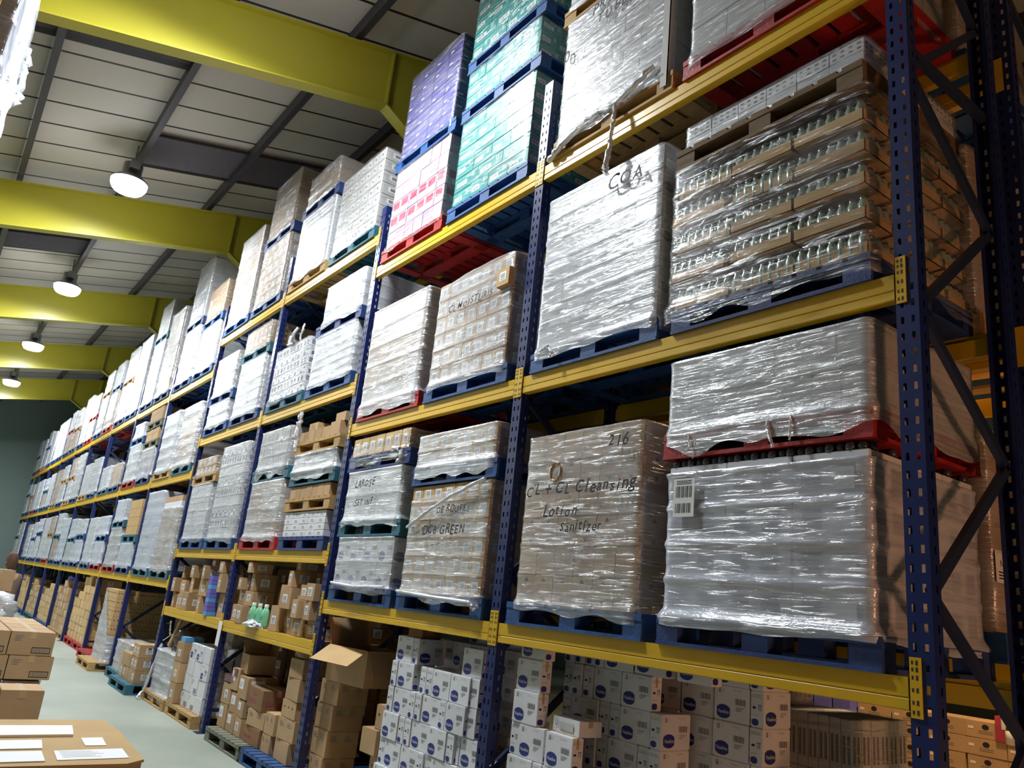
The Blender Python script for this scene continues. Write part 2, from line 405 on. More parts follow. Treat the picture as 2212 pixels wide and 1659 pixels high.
# ------------------------------------------------------------------ stretch wrap
def wrap_mesh(w, d, h, seed, k, fine=.03, layers=4, amp=1., skirt=.05, top='flat', cut=None, lean=0., flare=.012):
    """film bag round a w x d x h load standing on z = 0, centred"""
    b = MB(); i = b.mi(k); r = .03; per = []
    W, D = w / 2 + .006, d / 2 + .006
    def seg(x0, y0, x1, y1):
        n = max(2, int(math.hypot(x1 - x0, y1 - y0) / fine))
        return [(x0 + (x1 - x0) * j / n, y0 + (y1 - y0) * j / n) for j in range(n)]
    c = r * .3
    crn = [(-W, -D), (W, -D), (W, D), (-W, D)]
    for j in range(4):
        x0, y0 = crn[j]; x1, y1 = crn[(j + 1) % 4]
        dx, dy = (x1 > x0) - (x1 < x0), (y1 > y0) - (y1 < y0)
        per += seg(x0 + dx * r, y0 + dy * r, x1 - dx * r, y1 - dy * r)
        nx, ny = crn[(j + 2) % 4]; ex, ey = (nx > x1) - (nx < x1), (ny > y1) - (ny < y1)
        per += [(x1 - dx * r, y1 - dy * r), (x1 - dx * c + ex * c, y1 - dy * c + ey * c)]
    n = len(per); rows = max(5, int((h + skirt) / (fine * .62)))
    S = [0.]
    for j in range(1, n): S.append(S[-1] + math.hypot(per[j][0] - per[j - 1][0], per[j][1] - per[j - 1][1]))
    lh = h / layers
    for q in range(rows + 1):
        t = q / rows
        for j, (x, y) in enumerate(per):
            s = S[j]; z0 = -skirt * (1 + .8 * noise.noise(V3((x * 4, y * 4, seed)))) if skirt else 0.
            ht = h
            if top == 'dip': ht = h * (1 + .05 * noise.noise(V3((x * 2, y * 2, seed + 5))))
            if cut: ht = h * min(1, cut[0] + (cut[1] - cut[0]) * (x + W) / (2 * W))
            z = z0 + (ht - z0) * t
            ph = (z / lh) % 1.0
            o = .006 * math.exp(-((min(ph, 1 - ph)) * 10) ** 2) * amp
            o += .0045 * amp * noise.noise(V3((x * 2.2, y * 2.2, z * 7 + seed * 3.1)))
            o += .0016 * amp * noise.noise(V3((x * 6, y * 6, z * 42 + x * 14 * math.sin(seed) + seed)))
            o = max(-.002, o + .003)
            if z < .05: o += flare * (1 - max(0, z) / .05)
            nx = 1 if abs(x) > W - r * .7 else 0; ny = 1 if abs(y) > D - r * .7 else 0
            l = math.hypot(nx, ny) or 1
            b.v.append((x + math.copysign(nx, x) * o / l + lean * z, y + math.copysign(ny, y) * o / l, z))
    def ring(a, bq):
        for j in range(n):
            e = (j + 1) % n; b.f.append((a + j, a + e, bq + e, bq + j)); b.m.append(i)
    for q in range(rows): ring(q * n, (q + 1) * n)
    last = rows * n
    if not cut:
        for ins in (.03, .12, .3):
            st = len(b.v)
            for j, (x, y) in enumerate(per):
                vx = b.v[rows * n + j]; f = 1 - ins
                b.v.append((vx[0] * f, vx[1] * f, vx[2] + .006 + .006 * noise.noise(V3((x * 9, y * 9, seed)))))
            ring(last, st); last = st
        b.f.append(tuple(range(last, last + n))); b.m.append(i)
    return b.mesh('stretch_wrap', True)

def grid_cartons(w, d, h, nl, nx, ny, board, style, parent, jit=.004, indiv=True, seed=0, alt=True, tape=False):
    rr = random.Random(seed); lh = h / nl; comb = MB()
    for l in range(nl):
        a, c = (nx, ny) if (l % 2 == 0 or not alt) else (max(2, nx - 1), max(2, ny + 1))
        cw, cd = w / a, d / c
        for i in range(a):
            for j in range(c):
                if not (j == 0 or i == a - 1 or l == nl - 1 or i == 0): continue
                x = -w / 2 + cw * (i + .5) + rr.uniform(-jit, jit) * .5; y = -d / 2 + cd * (j + .5) + rr.uniform(0, jit); z = l * lh
                st = style if isinstance(style, str) else style[l % len(style)]
                bd = board if isinstance(board, str) else board[l % len(board)]
                if indiv: carton(x, y, z, cw - .003, cd - .003, lh - .002, bd, st, 0, parent=parent, tape=tape)
                else:
                    me = MB(); x0, x1, y0, y1 = x - cw / 2 + .002, x + cw / 2 - .002, y - cd / 2 + .002, y + cd / 2 - .002
                    comb.box(x0, x1, y0, y1, z, z + lh - .003, bd)
                    fr = frames(x1 - x0, y1 - y0, lh - .003)
                    if j == 0:
                        o, u, v, fw, fh = fr['front']; deco(comb, (V3((x0, y0, z)), u, v, fw, fh), st, 'front')
                    if i == a - 1 and l * 1 < 99:
                        o, u, v, fw, fh = fr['end']; deco(comb, (V3((x1, y0, z)), u, v, fw, fh), st, 'end')
    if not indiv: return link('carton_stack', comb.mesh('carton_stack'), parent)
SEED = [0]
def load(cx, yf, z, w, d, h, nl, nx, ny, board, style, label, film='film', near=2, seed=None, rz=0., top='flat', cut=None, alt=True, amp=1., lean=0., tape=False, skirt=.05, cat='pallet load', flare=.012, front=0., fo=0.):
    SEED[0] += 1; seed = SEED[0] if seed is None else seed
    o = empty('wrapped_load' if film else 'carton_load', (cx, yf + d / 2 + front, z), rz)
    grid_cartons(w, d, h, nl, nx, ny, board, style, o, indiv=near >= 1, seed=seed, alt=alt, tape=tape)
    if film:
        link('stretch_wrap', wrap_mesh(w, d, h + fo, seed * 1.37, film, fine={2: .022, 1: .035, 0: .06}[near], layers=nl, top=top, cut=cut, amp=amp, lean=lean, skirt=skirt, flare=flare), o)
    return tag(o, label, cat)
def writing(parent, lines, film_y=-.02, mk='black'):
    """marker writing on the film front; parent origin is the load's base centre"""
    film_y -= .016
    for (t, u, v, hgt, sh) in lines:
        b = MB(); x = u
        for ch in t:
            if ch == ' ': x += hgt * .45; continue
            vs, fs, w = text_geo(ch, sh, .012)
            F = (V3((0, film_y, 0)), V3((1, 0, 0)), V3((0, 0, 1)))
            b.text(F, ch, x, v + hgt * .1 * math.sin(x * 31) , hgt * (1 + .12 * math.sin(x * 17)), mk, lift=0, shear=sh, bold=.012); x += w * hgt / .72 * .98 + hgt * .1
        link('marker_writing', b.mesh('marker_writing'), parent)
def tail(parent, pts, r, seed=0, k='fold'):
    """loose gathered strip of film"""
    b = MB(); P = []; 
    n = 18
    for i in range(n + 1):
        t = i / n * (len(pts) - 1); a = int(min(t, len(pts) - 2)); f = t - a
        p = V3(pts[a]).lerp(V3(pts[a + 1]), f); P.append(p + V3((noise.noise(V3((i * .9, seed, 0))), noise.noise(V3((i * .9, seed, 5))), 0)) * r * .8)
    rr = [r * (.55 + .5 * abs(noise.noise(V3((i * .35, seed, 9))))) for i in range(n + 1)]
    b.tube(P, rr, k, 7)
    return link('loose_film', b.mesh('loose_film', True), parent)
def crumple(name, cx, cy, cz, sx, sy, sz, k, seed, parent=None, n=22, amp=.45, flat=True):
    b = MB(); i = b.mi(k)
    for a in range(n + 1):
        th = math.pi * a / n
        for c in range(2 * n):
            ph = math.pi * c / n; v = V3((math.sin(th) * math.cos(ph), math.sin(th) * math.sin(ph), math.cos(th)))
            q = 1 + amp * noise.noise(v * 1.7 + V3((seed, 0, 0))) + amp * .45 * noise.noise(v * 5 + V3((seed, 3, 0)))
            z = v.z * q * sz
            if flat: z = max(z, -.35 * sz)
            b.v.append((v.x * q * sx, v.y * q * sy, z + (.35 * sz if flat else 0)))
    m = 2 * n
    for a in range(n):
        for c in range(m):
            e = (c + 1) % m; b.f.append((a * m + c, (a + 1) * m + c, (a + 1) * m + e, a * m + e)); b.m.append(i)
    return link(name, b.mesh(name, True), parent, (cx, cy, cz))

# ------------------------------------------------------------------ racking
def perf(b, o, u, z0, z1, width, cols, k, pitch=.075, hw=.014, hh=.032):
    """sheet-steel strip with rows of slots; o = lower corner, u = direction across"""
    us = [0.]
    for c in cols: us += [c - hw / 2, c + hw / 2]
    us.append(width); i = b.mi(k)
    z = z0; vs = []
    zs = [z0]
    while z + pitch < z1: zs += [z + .02, z + .02 + hh, z + pitch]; z += pitch
    if zs[-1] < z1: zs.append(z1)
    n = len(b.v); m = len(us)
    for zz in zs:
        for a in us: p = o + u * a; b.v.append((p.x, p.y, zz))
    for r in range(len(zs) - 1):
        hole = (r % 3 == 1) and r < len(zs) - 2
        for c in range(m - 1):
            if hole and c % 2 == 1: continue
            b.f.append((n + r * m + c, n + r * m + c + 1, n + (r + 1) * m + c + 1, n + (r + 1) * m + c)); b.m.append(i)
_um = {}
def upright_mesh(name, h, holes, splice):
    k = (name, round(h, 2), holes, splice)
    if k not in _um:
        b = MB(); s = 1 if name == 'front_upright' else -1
        yf = 0.
        if holes:
            perf(b, V3((-.05, 0, 0)), V3((1, 0, 0)), 0, h, .1, [.027, .073], 'blue')
            for x in (-.05, .05): perf(b, V3((x, 0, 0)), V3((0, s, 0)), 0, h, .075, [.045], 'blue', hw=.012)
            for x in (-.05, .05): b.box(min(x, x * .6), max(x, x * .6), *sorted((s * .073, s * .075)), 0, h, 'blue')
        else:
            y0, y1 = sorted((0, s * .075)); b.box(-.05, .05, y0, y1, 0, h, 'blue')
        if splice:
            for x in (-.052, .050): b.box(x, x + .002, *sorted((0, s * .06)), 0, splice, 'blue')
        b.box(-.075, .075, -.06 if s > 0 else -.09, .09 if s > 0 else .06, 0, .006, 'dblue')
        _um[k] = b.mesh(name)
    return _um[k]
def rack_frame(x, y0, h, label, holes, top=FLOOR):
    o = empty('rack_frame', (x, y0 - .03, FLOOR))
    link('front_upright', upright_mesh('front_upright', h, holes, 0), o, (0, 0, 0))
    link('rear_upright', upright_mesh('rear_upright', h, holes, 0), o, (0, .96, 0))
    z = .25; k = 0
    b = MB(); b.box(-.02, .02, .07, .89, z - .02, z + .02, 'dblue'); link('horizontal_brace', b.mesh('horizontal_brace'), o)
    nodes = []
    zc = (.12, .75, 1.4, 1.97, 2.62, 3.2, 3.85, 4.43, 5.1, 5.7, 6.3)
    for a in range(len(zc) - 1):
        if zc[a + 1] > h - .1: break
        y0_, y1_ = (.87, .09) if a % 2 == 0 else (.09, .87)
        m = MB(); m.bar((0, y0_, zc[a]), (0, y1_, zc[a + 1]), .03, 'dblue', .045); link('diagonal_brace', m.mesh('diagonal_brace'), o)
    b = MB(); b.box(-.02, .02, .07, .89, min(h, 4.75) - .22, min(h, 4.75) - .18, 'dblue'); link('horizontal_brace', b.mesh('horizontal_brace'), o)
    return tag(o, label, 'rack frame')
_bm = {}
def beam_meshes():
    if not _bm:
        b = MB(); prof = [(0, 0), (0, -.072), (.005, -.076), (.001, -.081), (0, -.118), (.004, -.122), (.05, -.122), (.05, -.03), (.035, -.03), (.035, 0)]
        b.extr(prof, -1.345, 1.345, 'beam'); _bm['b'] = b.mesh('beam')
        c = MB()
        c.box(0, .048, -.0065, -.001, -.145, .075, 'beam'); c.box(.045, .048, -.0065, .03, -.145, .075, 'beam')
        for z in (-.125, -.09, -.045, 0.0, .03, .055): c.box(.012, .02, -.0072, -.0064, z - .009, z + .009, 'black'); c.box(.03, .037, -.0072, -.0064, z - .007, z + .007, 'black')
        _bm['c'] = c.mesh('end_connector')
        p = MB(); p.box(0, .05, -.0065, -.001, -.145, .075, 'beam'); _bm['d'] = p.mesh('end_connector')
    return _bm
def beam(bay, y, z, label, near, s=1):
    m = beam_meshes(); cx = UX[bay - 1] - 1.4
    o = empty('rack_beam', (cx, y, z), 0 if s > 0 else math.pi)
    link('beam', m['b'], o); c = m['c'] if near else m['d']
    a = link('end_connector', c, o, (-1.4, 0, 0)); e = link('end_connector', c, o, (1.4, 0, 0)); e.scale = (-1, 1, 1)
    return tag(o, label, 'rack beam')
NB = 13
def fam(bay): return 'B' if bay <= 2 else ('C' if bay <= 4 else 'D')
LN = {'B1': 'lower', 'B2': 'middle', 'B3': 'top', 'C0': 'picking shelf', 'C1': 'lower', 'C2': 'middle', 'C3': 'top', 'D1': 'lower', 'D2': 'middle', 'D3': 'top'}
tops = [6.6, 4.08, 4.02, 4.3, 4.3, 3.75, 3.9] + [3.9] * 7
for i in range(NB + 1):
    rack_frame(UX[i], 0, tops[i] - FLOOR, 'blue rack frame with slotted posts, %s from the camera along the front rack' % (ORD[i + 1] if i else 'at the right, first') if i < 6
               else 'dark blue rack frame, %s from the camera in the front rack' % ORD[i + 1], i < 5)
for bay in range(1, NB + 1):
    f = fam(bay); near = bay <= 3
    for lv in ([f + '0'] if f == 'C' else []) + [f + '1', f + '2', f + '3']:
        beam(bay, -.03, LB[lv], 'yellow %s beam at the front of the %s rack bay' % (LN[lv], ORD[bay]), near)
        if bay <= 8: beam(bay, .93, LB[lv], 'yellow %s beam at the rear of the %s rack bay' % (LN[lv], ORD[bay]), False, -1)
# second row of racking, back to back behind the first
for i in range(0, 6):
    rack_frame(UX[i], 1.21, 6.3, 'dark blue rack frame behind the front rack, %s from the camera' % ORD[i + 1], i < 2)
for bay in range(1, 6):
    for n_, z in (('lower', -.02), ('middle', 1.62), ('top', 3.3)):
        beam(bay, 1.18, z, 'yellow %s front-side beam of the rear rack row, %s bay' % (n_, ORD[bay]), False)
        beam(bay, 2.17, z, 'yellow %s far-side beam of the rear rack row, %s bay' % (n_, ORD[bay]), False, -1)

# ------------------------------------------------------------------ loads of the front rack
def slot(bay, side): return -2.99 - 2.8 * (bay - 1) + (.65 if side == 'R' else -.65)
SN = {'L': 'left', 'R': 'right'}
BN = {1: 'nearest bay', 2: 'second bay', 3: 'third bay', 4: 'fourth bay', 5: 'fifth bay', 6: 'sixth bay', 7: 'seventh bay', 8: 'eighth bay', 9: 'ninth bay', 10: 'tenth bay', 11: 'eleventh bay', 12: 'twelfth bay', 13: 'thirteenth bay'}
def stack(bay, lv, side, items, dx=0.):
    """items bottom to top: ('P', colour) or dict for a load"""
    z = LB[lv]; x = slot(bay, side) + dx; out = []; rr = random.Random(bay * 31 + ord(side) + int(lv[1]) * 7)
    npal = sum(1 for t in items if t[0] == 'P'); pi = 0; nld = sum(1 for t in items if t[0] == 'W'); li = 0
    for t in items:
        near = bay <= 4
        if t[0] == 'P':
            pi += 1; tier = '' if npal == 1 else (' bottom' if pi == 1 else (' upper' if pi == npal else ' mid'))
            if npal > 3 and 1 < pi < npal: tier = ' second' if pi == 2 else ' third'
            out.append(pallet(x + rr.uniform(-.015, .015), -.05, z, t[1], '%s%s pallet on the %s level, %s slot of the %s' % (PW[t[1]], tier, LN[lv], SN[side], BN[bay]), near and bay <= 4))
            z += PH + .001
        elif t[0] == 'G': z += t[1]
        else:
            li += 1; a = dict(t[1]); h = a.pop('h'); w = a.pop('w', 1.14); look = a.pop('look'); ddx = a.pop('dx', 0)
            tier = '' if nld == 1 else (', lowest' if li == 1 else (', topmost' if li == nld else (', second up' if li == 2 else ', third up')))
            lab = '%s, %s level, %s side of %s%s' % (look, LN[lv], SN[side], BN[bay], tier)
            out.append(load(x + ddx, -.04, z, w, a.pop('d', .97), h, a.pop('nl', max(2, round(h / .19))), a.pop('nx', 5), a.pop('ny', 4), a.pop('b', 'card'), a.pop('s', 'plain'), lab,
                            near=2 if bay <= 2 else (1 if bay <= 4 else 0), **a))
            z += h + .008
    return out
def W(h, look, **k): return ('W', dict(h=h, look=look, **k))
P = lambda c: ('P', c)

# nearest bay
s = stack(1, 'B1', 'L', [P('blue'), W(1.07, 'film-wrapped tan cartons with black diamonds', nl=6, nx=6, ny=4, w=1.06, b='card', s=['hazard', 'plain'], film='film', alt=False, top='flat')])
writing(s[1], [('216', .28, .93, .075, .2), ('CL + CL Cleansing', -.47, .67, .075, .25), ('Lotion', -.28, .535, .07, .3), ('Sanitizer', -.1, .44, .06, .2)], -.512)
b = MB(); o_ = (V3((-.29, -.53, .8)), V3((1, 0, 0)), V3((0, 0, 1)))
ring = [(.05 * math.cos(t * .5236), .06 * math.sin(t * .5236)) for t in range(12)]
b.tube([(-.22 + p[0], -.5, .82 + p[1]) for p in ring + ring[:1]], .008, 'tape'); link('tape_ring', b.mesh('tape_ring'), s[1])
s = stack(1, 'B1', 'R', [P('navy'), W(.775, 'bluish-white film-wrapped block with four ledges and bottle tops', nl=4, nx=3, ny=3, w=1.13, b='white', s='jugs', film='filmb', alt=False, amp=1.9, flare=.02, skirt=.035, fo=-.04), ('G', .035),
    P('red'), W(.41, 'low pale film-wrapped block of trays with a diagonal crease', nl=2, nx=8, ny=5, w=1.17, b='grey', s='plain', film='filmh', skirt=.1, amp=.7)])
L1R, L1RT = s[1], s[3]
for a in range(22):   # bottle shoulders standing out of the film
    b = MB(); x = -.53 + a * .05
    b.lathe([(.0, .0), (.024, 0), (.026, .02), (.02, .035), (.008, .042), (0, .042)], 'cap', 8)
    if a == 0: capm = b.mesh('bottle_top', True)
    link('bottle_top', capm, L1R, (x, -.46 + .012 * (a % 2), .775))
    if a % 2 == 0: link('bottle_top', capm, L1R, (.53 - .02 * (a % 4), -.40 + a * .042, .782))
b = MB(); F = (V3((-.5, -.516, .5)), V3((1, 0, 0)), V3((0, 0, 1))); b.rect(F, 0, 0, .14, .2, 'lab'); barcode(b, F, .015, .1, .11, .06, 'black', 12); barcode(b, F, .015, .02, .11, .05, 'black', 10)
for k_ in range(3): b.rect(F, .02, .17 + .008 * k_, .12, .173 + .008 * k_, 'black', .002)
link('pallet_label', b.mesh('pallet_label'), L1R)
b = MB(); b.rect((V3((.38, -.4955, .03)), V3((1, 0, 0)), V3((0, 0, 1))), 0, 0, .12, .1, 'lab')
for k_ in range(4): link('carton_label', b.mesh('carton_label'), L1R, (0, .0085, k_ * .19))
tail(L1RT, [(-.42, -.51, -.02), (-.40, -.52, -.1), (-.43, -.54, -.14), (-.35, -.53, -.05), (-.37, -.53, -.16)], .006, 3)
tail(L1RT, [(.07, -.51, -.01), (.09, -.52, -.09), (.12, -.53, -.15)], .013, 4)
tail(L1RT, [(.2, -.51, 0), (.2, -.52, -.12)], .008, 8)
tail(L1RT, [(-.6, -.3, .26), (-.64, -.35, .2), (-.62, -.4, .15)], .03, 5)
s = stack(1, 'B2', 'L', [P('blue'), W(1.19, 'tall white carton stack in glossy film with printed ovals', nl=7, nx=5, ny=4, w=1.14, b='white', s=['plain', 'brand'], film='filmh', top='flat', amp=.8)])
writing(s[1], [('COA', .1, 1.0, .1, .15)], -.512)
tail(s[1], [(-.5, -.51, .0), (-.4, -.52, .02), (-.32, -.54, -.05), (-.34, -.54, -.08)], .012, 6)
# glass jars in trays
o = empty('jar_tray_load', (slot(1, 'R'), .445, LB['B2'] + PH + .001)); L2R = o
tag(o, 'cardboard trays of pale glass jars in film, middle level right of the nearest bay', 'pallet load')
jm = MB(); jm.lathe([(0, 0), (.026, 0), (.027, .01), (.027, .085), (.018, .105), (.018, .11)], 'jar', 10); jm.lathe([(.019, .108), (.019, .122), (0, .122)], 'lid', 10); JM = jm.mesh('jar', True)
rest = MB(); nj = 0; tr_ = random.Random(5)
for l in range(5):
    z = l * .178
    off = (l % 2) * .06
    for a in range(3):
        w_ = .385; x0 = -.585 + a * .392 - (off if a == 0 else off * .3) + (.02 if l % 2 else 0)
        for r_, (yy, dd) in enumerate(((-.49, .24), (-.24, .24), (.01, .24), (.26, .24))):
            if r_ > 0 and a < 2 and l < 4: continue
            t = MB(); hh = .062
            t.box(x0, x0 + w_, yy, yy + .004, 0, hh, 'cardy'); t.box(x0, x0 + w_, yy + dd - .01, yy + dd - .006, 0, hh, 'cardy')
            t.box(x0, x0 + .004, yy, yy + dd - .006, 0, hh, 'cardy'); t.box(x0 + w_ - .004, x0 + w_, yy, yy + dd - .006, 0, hh, 'cardy'); t.box(x0, x0 + w_, yy, yy + dd - .006, 0, .004, 'cardy')
            link('tray', t.mesh('tray'), o, (tr_.uniform(-.006, .006), tr_.uniform(-.012, .006) if r_ == 0 else 0, z))
            for q in range(7):
                for p_ in range(4):
                    jx = x0 + .03 + q * .0542; jy = yy + .03 + p_ * .058
                    if r_ == 0 and p_ == 0 and nj < 100: link('jar', JM, o, (jx, jy, z + .005)); nj += 1
                    elif (r_ == 0 and p_ == 1) or (a == 2 and q == 6) or (p_ == 0 and r_ == 0):
                        n = len(rest.v); rest.v += [(v.co.x + jx, v.co.y + jy, v.co.z + z + .005) for v in JM.vertices]
                        for pl in JM.polygons: rest.f.append(tuple(n + v for v in pl.vertices)); rest.m.append(rest.mi('lid' if pl.material_index else 'jar'))
rj = link('jars', rest.mesh('jars', True), o); rj['kind'] = 'stuff'
link('stretch_wrap', wrap_mesh(1.22, 1.02, .9, 21.7, 'filml', fine=.022, layers=5, amp=1.0, skirt=.1, flare=.02, top='flat'), o)
pallet(slot(1, 'R'), -.05, LB['B2'], 'navy', 'dark navy pallet under the trays of glass jars', True)
PWD = pallet(slot(1, 'R') - .01, -.06, LB['B2'] + PH + .905, 'dark', 'dark weathered wooden pallet resting on top of the glass jar trays', True)
load(slot(1, 'R') + .01, -.03, LB['B2'] + 2 * PH + .908, 1.15, .96, .15, 2, 6, 4, 'white', ['plain', 'holes'], 'low white perforated cartons on the weathered pallet above the glass jars', film='filml', near=2, skirt=.02, alt=False, tape=False)
s = stack(1, 'B3', 'L', [P('wood'), W(1.06, 'grey carton stack in bright film with a corner board', nl=7, nx=5, ny=4, w=1.12, b='grey', s='plain', film='film', top='flat'),
    P('wood'), W(.85, 'pale film-wrapped cartons near the roof', nl=4, w=1.1, b='white', film='filmh')])
writing(s[1], [('PRTS', -.22, .93, .08, .2), ('TUBE', -.16, .81, .08, .2), ('0', -.52, .66, .11, 0.)], -.51)
b = MB(); b.box(.515, .575, -.506, -.5, -.1, 1.08, 'grey'); b.box(.569, .575, -.506, -.44, -.1, 1.08, 'grey'); link('corner_board', b.mesh('corner_board'), s[1])
tail(s[1], [(-.1, -.51, .02), (.1, -.53, -.03), (.28, -.53, .02), (.45, -.52, .1)], .035, 7)
tail(s[1], [(.12, -.53, -.02), (.15, -.56, -.2), (.14, -.57, -.34), (.15, -.57, -.42)], .022, 9)
tail(s[1], [(.15, -.57, -.38), (.13, -.58, -.5), (.13, -.58, -.6)], .03, 10)
tail(s[1], [(-.62, -.5, -.14), (-.5, -.52, -.1), (-.3, -.52, -.03), (-.05, -.52, 0)], .04, 12)
stack(1, 'B3', 'R', [P('red'), W(1.3, 'pale cartons in film, high above the camera', nl=6, nx=4, ny=4, w=1.1, b='grey', film='film', skirt=.07)])

# second bay
s = stack(2, 'B1', 'L', [P('blue'), W(.43, 'white oval-print cartons under streaky film', nl=2, nx=4, ny=4, w=1.08, b='white', s='brand', film='film', alt=False),
    P('teal'), W(.46, 'pale cartons with handwriting in stretched white film', nl=2, nx=4, ny=4, w=1.08, b='white', s='flats', film='filmh', top='flat'),
    P('navy'), W(.18, 'single layer of tan labelled cartons half out of film', nl=1, nx=7, ny=4, w=1.1, b='cardy', s='label', film='filml', cut=(.55, 1.0), skirt=.1)])
writing(s[3], [('LAROSE', -.3, .3, .07, .2), ('SET INF', -.25, .13, .06, .2)], -.51)
tail(s[5], [(.3, -.5, .02), (.5, -.53, -.02), (.53, -.53, -.1), (.5, -.54, -.14)], .03, 14)
tail(s[1], [(-.5, -.52, .02), (0, -.54, 0.), (.52, -.52, .02)], .022, 15)
s = stack(2, 'B1', 'R', [P('blue'), W(.83, 'tan cartons with white labels and marker writing in film', nl=6, nx=7, ny=4, w=1.12, b='cardy', s='label', film='film', alt=False, cut=(.86, 1.0)),
    P('blue'), W(.27, 'two carton layers under tight white film', nl=2, nx=7, ny=4, w=1.12, b='cardy', s='label', film='filmh', skirt=.1, alt=False)])
writing(s[1], [('DCB GREEN', -.26, .44, .068, .2), ('DE ROUTES', -.08, .6, .052, .2)], -.51)
tail(s[1], [(-.54, -.51, .5), (-.2, -.53, .62), (.1, -.53, .72), (.52, -.52, .83)], .02, 16)
tail(s[1], [(-.55, -.52, .0), (0, -.53, -.02), (.5, -.53, -.03), (.56, -.52, -.08)], .022, 17)
stack(2, 'B2', 'L', [P('red'), W(1.0, 'tan cartons in thick glaring film', nl=5, nx=5, ny=4, w=1.1, b='card', film='filmh', skirt=.09, amp=.9)])
s = stack(2, 'B2', 'R', [P('blue'), W(.93, 'tan cartons with white labels, one carton poking out of film', nl=6, nx=7, ny=4, w=1.1, b='card', s='label', film='film', alt=False, top='dip')])
writing(s[1], [('CL MOISTURIS', -.3, .6, .06, .2)], -.512)
carton(.47, -.42, .64, .16, .22, .15, 'cardy', 'label', parent=s[1], tape=False)
stack(2, 'B3', 'L', [P('red'), W(.9, 'pink and lilac printed packs in clear film', nl=5, nx=6, ny=4, w=1.08, b='pinkb', s=['plain', 'pink', 'pink', 'plain'], film='filml', alt=False),
    P('blue'), W(1.02, 'violet printed cartons in clear film', nl=7, nx=4, ny=4, w=1.05, b='purpb', s='purple', film='filml', alt=False)])
stack(2, 'B3', 'R', [P('blue'), W(.88, 'teal printed cartons', nl=6, nx=4, ny=4, w=1.12, b='tealb', s='teal', film='filml', amp=.3, skirt=0),
    P('blue'), W(.4, 'teal printed cartons', nl=3, nx=4, ny=4, w=1.12, b='tealb', s='teal', film='filml', amp=.3, skirt=0),
    P('blue'), W(.95, 'teal printed cartons', nl=6, nx=4, ny=4, w=1.12, b='tealb', s='teal', film='filml', amp=.4, skirt=.03)])

# third bay
stack(3, 'C1', 'L', [P('red'), W(.66, 'brown cartons in streaky film', nl=4, w=1.08, film='filmh'), P('teal'), W(.48, 'pale plastic jugs in film', nl=3, nx=6, w=.98, b='grey', s='jugs', film='film', skirt=.1)])
s = stack(3, 'C1', 'R', [P('navy'), W(.26, 'four layers of white labelled cartons', nl=4, nx=5, ny=4, w=1.08, b='white', s='label', film=None, alt=False), P('wood'), W(.13, 'single row of small tan cartons', nl=1, nx=7, w=1.05, film=None, b='card'),
    P('teal'), W(.2, 'crumpled film bundle over cartons', nl=1, w=1.1, b='grey', film='filmh', amp=3., top='dip', skirt=.08), P('wood')])
zt = LB['C1'] + 4 * PH + .26 + .13 + .2 + .03
for q, (x, ww, hh) in enumerate(((-.47, .17, .12), (-.27, .22, .12), (-.05, .2, .12), (.16, .2, .12), (.38, .24, .15))):
    carton(slot(3, 'R') + x, .1, zt, ww, .25, hh, 'card', 'plain', label='small tan carton, %s from left on the upper wooden pallet of the third bay' % ORD[q + 1].replace('nearest', 'first'), group='tan cartons on the upper wooden pallet')
for q, (x, yy) in enumerate(((-.3, .12), (.4, .12))):
    carton(slot(3, 'R') + x, yy, zt + (.12 if q == 0 else .15), .24, .22, .1, 'card', 'plain', label='tan carton on the %s of the row atop the wooden pallet' % ('left' if q == 0 else 'right'), group='tan cartons on the upper wooden pallet')
tail(s[-1], [(-.55, -.5, .05), (-.52, -.53, .25), (-.48, -.53, .5)], .04, 22)
s = stack(3, 'C2', 'L', [P('teal'), W(.68, 'white printed cartons with dark ovals, no pallet above', nl=6, nx=6, w=1.1, b='white', s=['brand', 'jugs'], film='filml')])
tail(s[1], [(-.2, -.4, .98), (-.24, -.45, .84), (-.2, -.48, .72), (.05, -.5, .68)], .03, 24); tail(s[1], [(.02, -.4, .98), (0, -.42, .8), (.06, -.42, .72)], .02, 25)
stack(3, 'C2', 'R', [P('blue'), W(.58, 'white wavy film-wrapped block', nl=6, w=1.1, b='white', film='filmh', amp=1.5), P('navy'), W(.46, 'bright white film-wrapped block', nl=3, w=1.0, dx=.05, b='white', film='filmh')])
stack(3, 'C3', 'L', [P('wood'), W(.92, 'white glaring film-wrapped block with corner board', nl=4, w=1.08, b='white', film='filmh'), P('navy'), W(.44, 'greyish crumpled film-wrapped block', nl=3, w=.95, b='card', film='film', amp=2., top='dip')])
stack(3, 'C3', 'R', [P('teal'), W(1.0, 'grey-tan cartons with square white labels', nl=7, nx=7, ny=3, w=1.12, b='grey', s='square', film='filml', alt=False)])
# fourth bay
stack(4, 'C1', 'L', [P('blue'), W(.8, 'white cartons with rows of dark marks', nl=4, nx=5, w=1.02, b='white', s='dots', film='film'), P('wood'), W(.24, 'tan cartons with labels', nl=2, nx=5, w=1.0, s='label', b='card', film='filml')])
stack(4, 'C1', 'R', [P('blue'), W(1.26, 'tall grey-white film-wrapped stack', nl=9, nx=6, w=1.1, b='white', s=['plain', 'jugs', 'brand'], film='film')])
stack(4, 'C2', 'L', [P('blue'), W(.34, 'white film-wrapped boxes', nl=2, w=1.02, b='white', film='filmh', amp=1.5), P('blue'), W(.6, 'taller white film-wrapped boxes', nl=4, w=1.0, b='white', film='filmh', amp=1.3)])
stack(4, 'C2', 'R', [P('navy'), W(.78, 'bright white film-wrapped stack', nl=5, w=1.05, b='white', film='filmh'), P('teal'), W(.33, 'pale tan cartons in film', nl=1, nx=6, w=1.05, b='card', s='square', film='filml')])
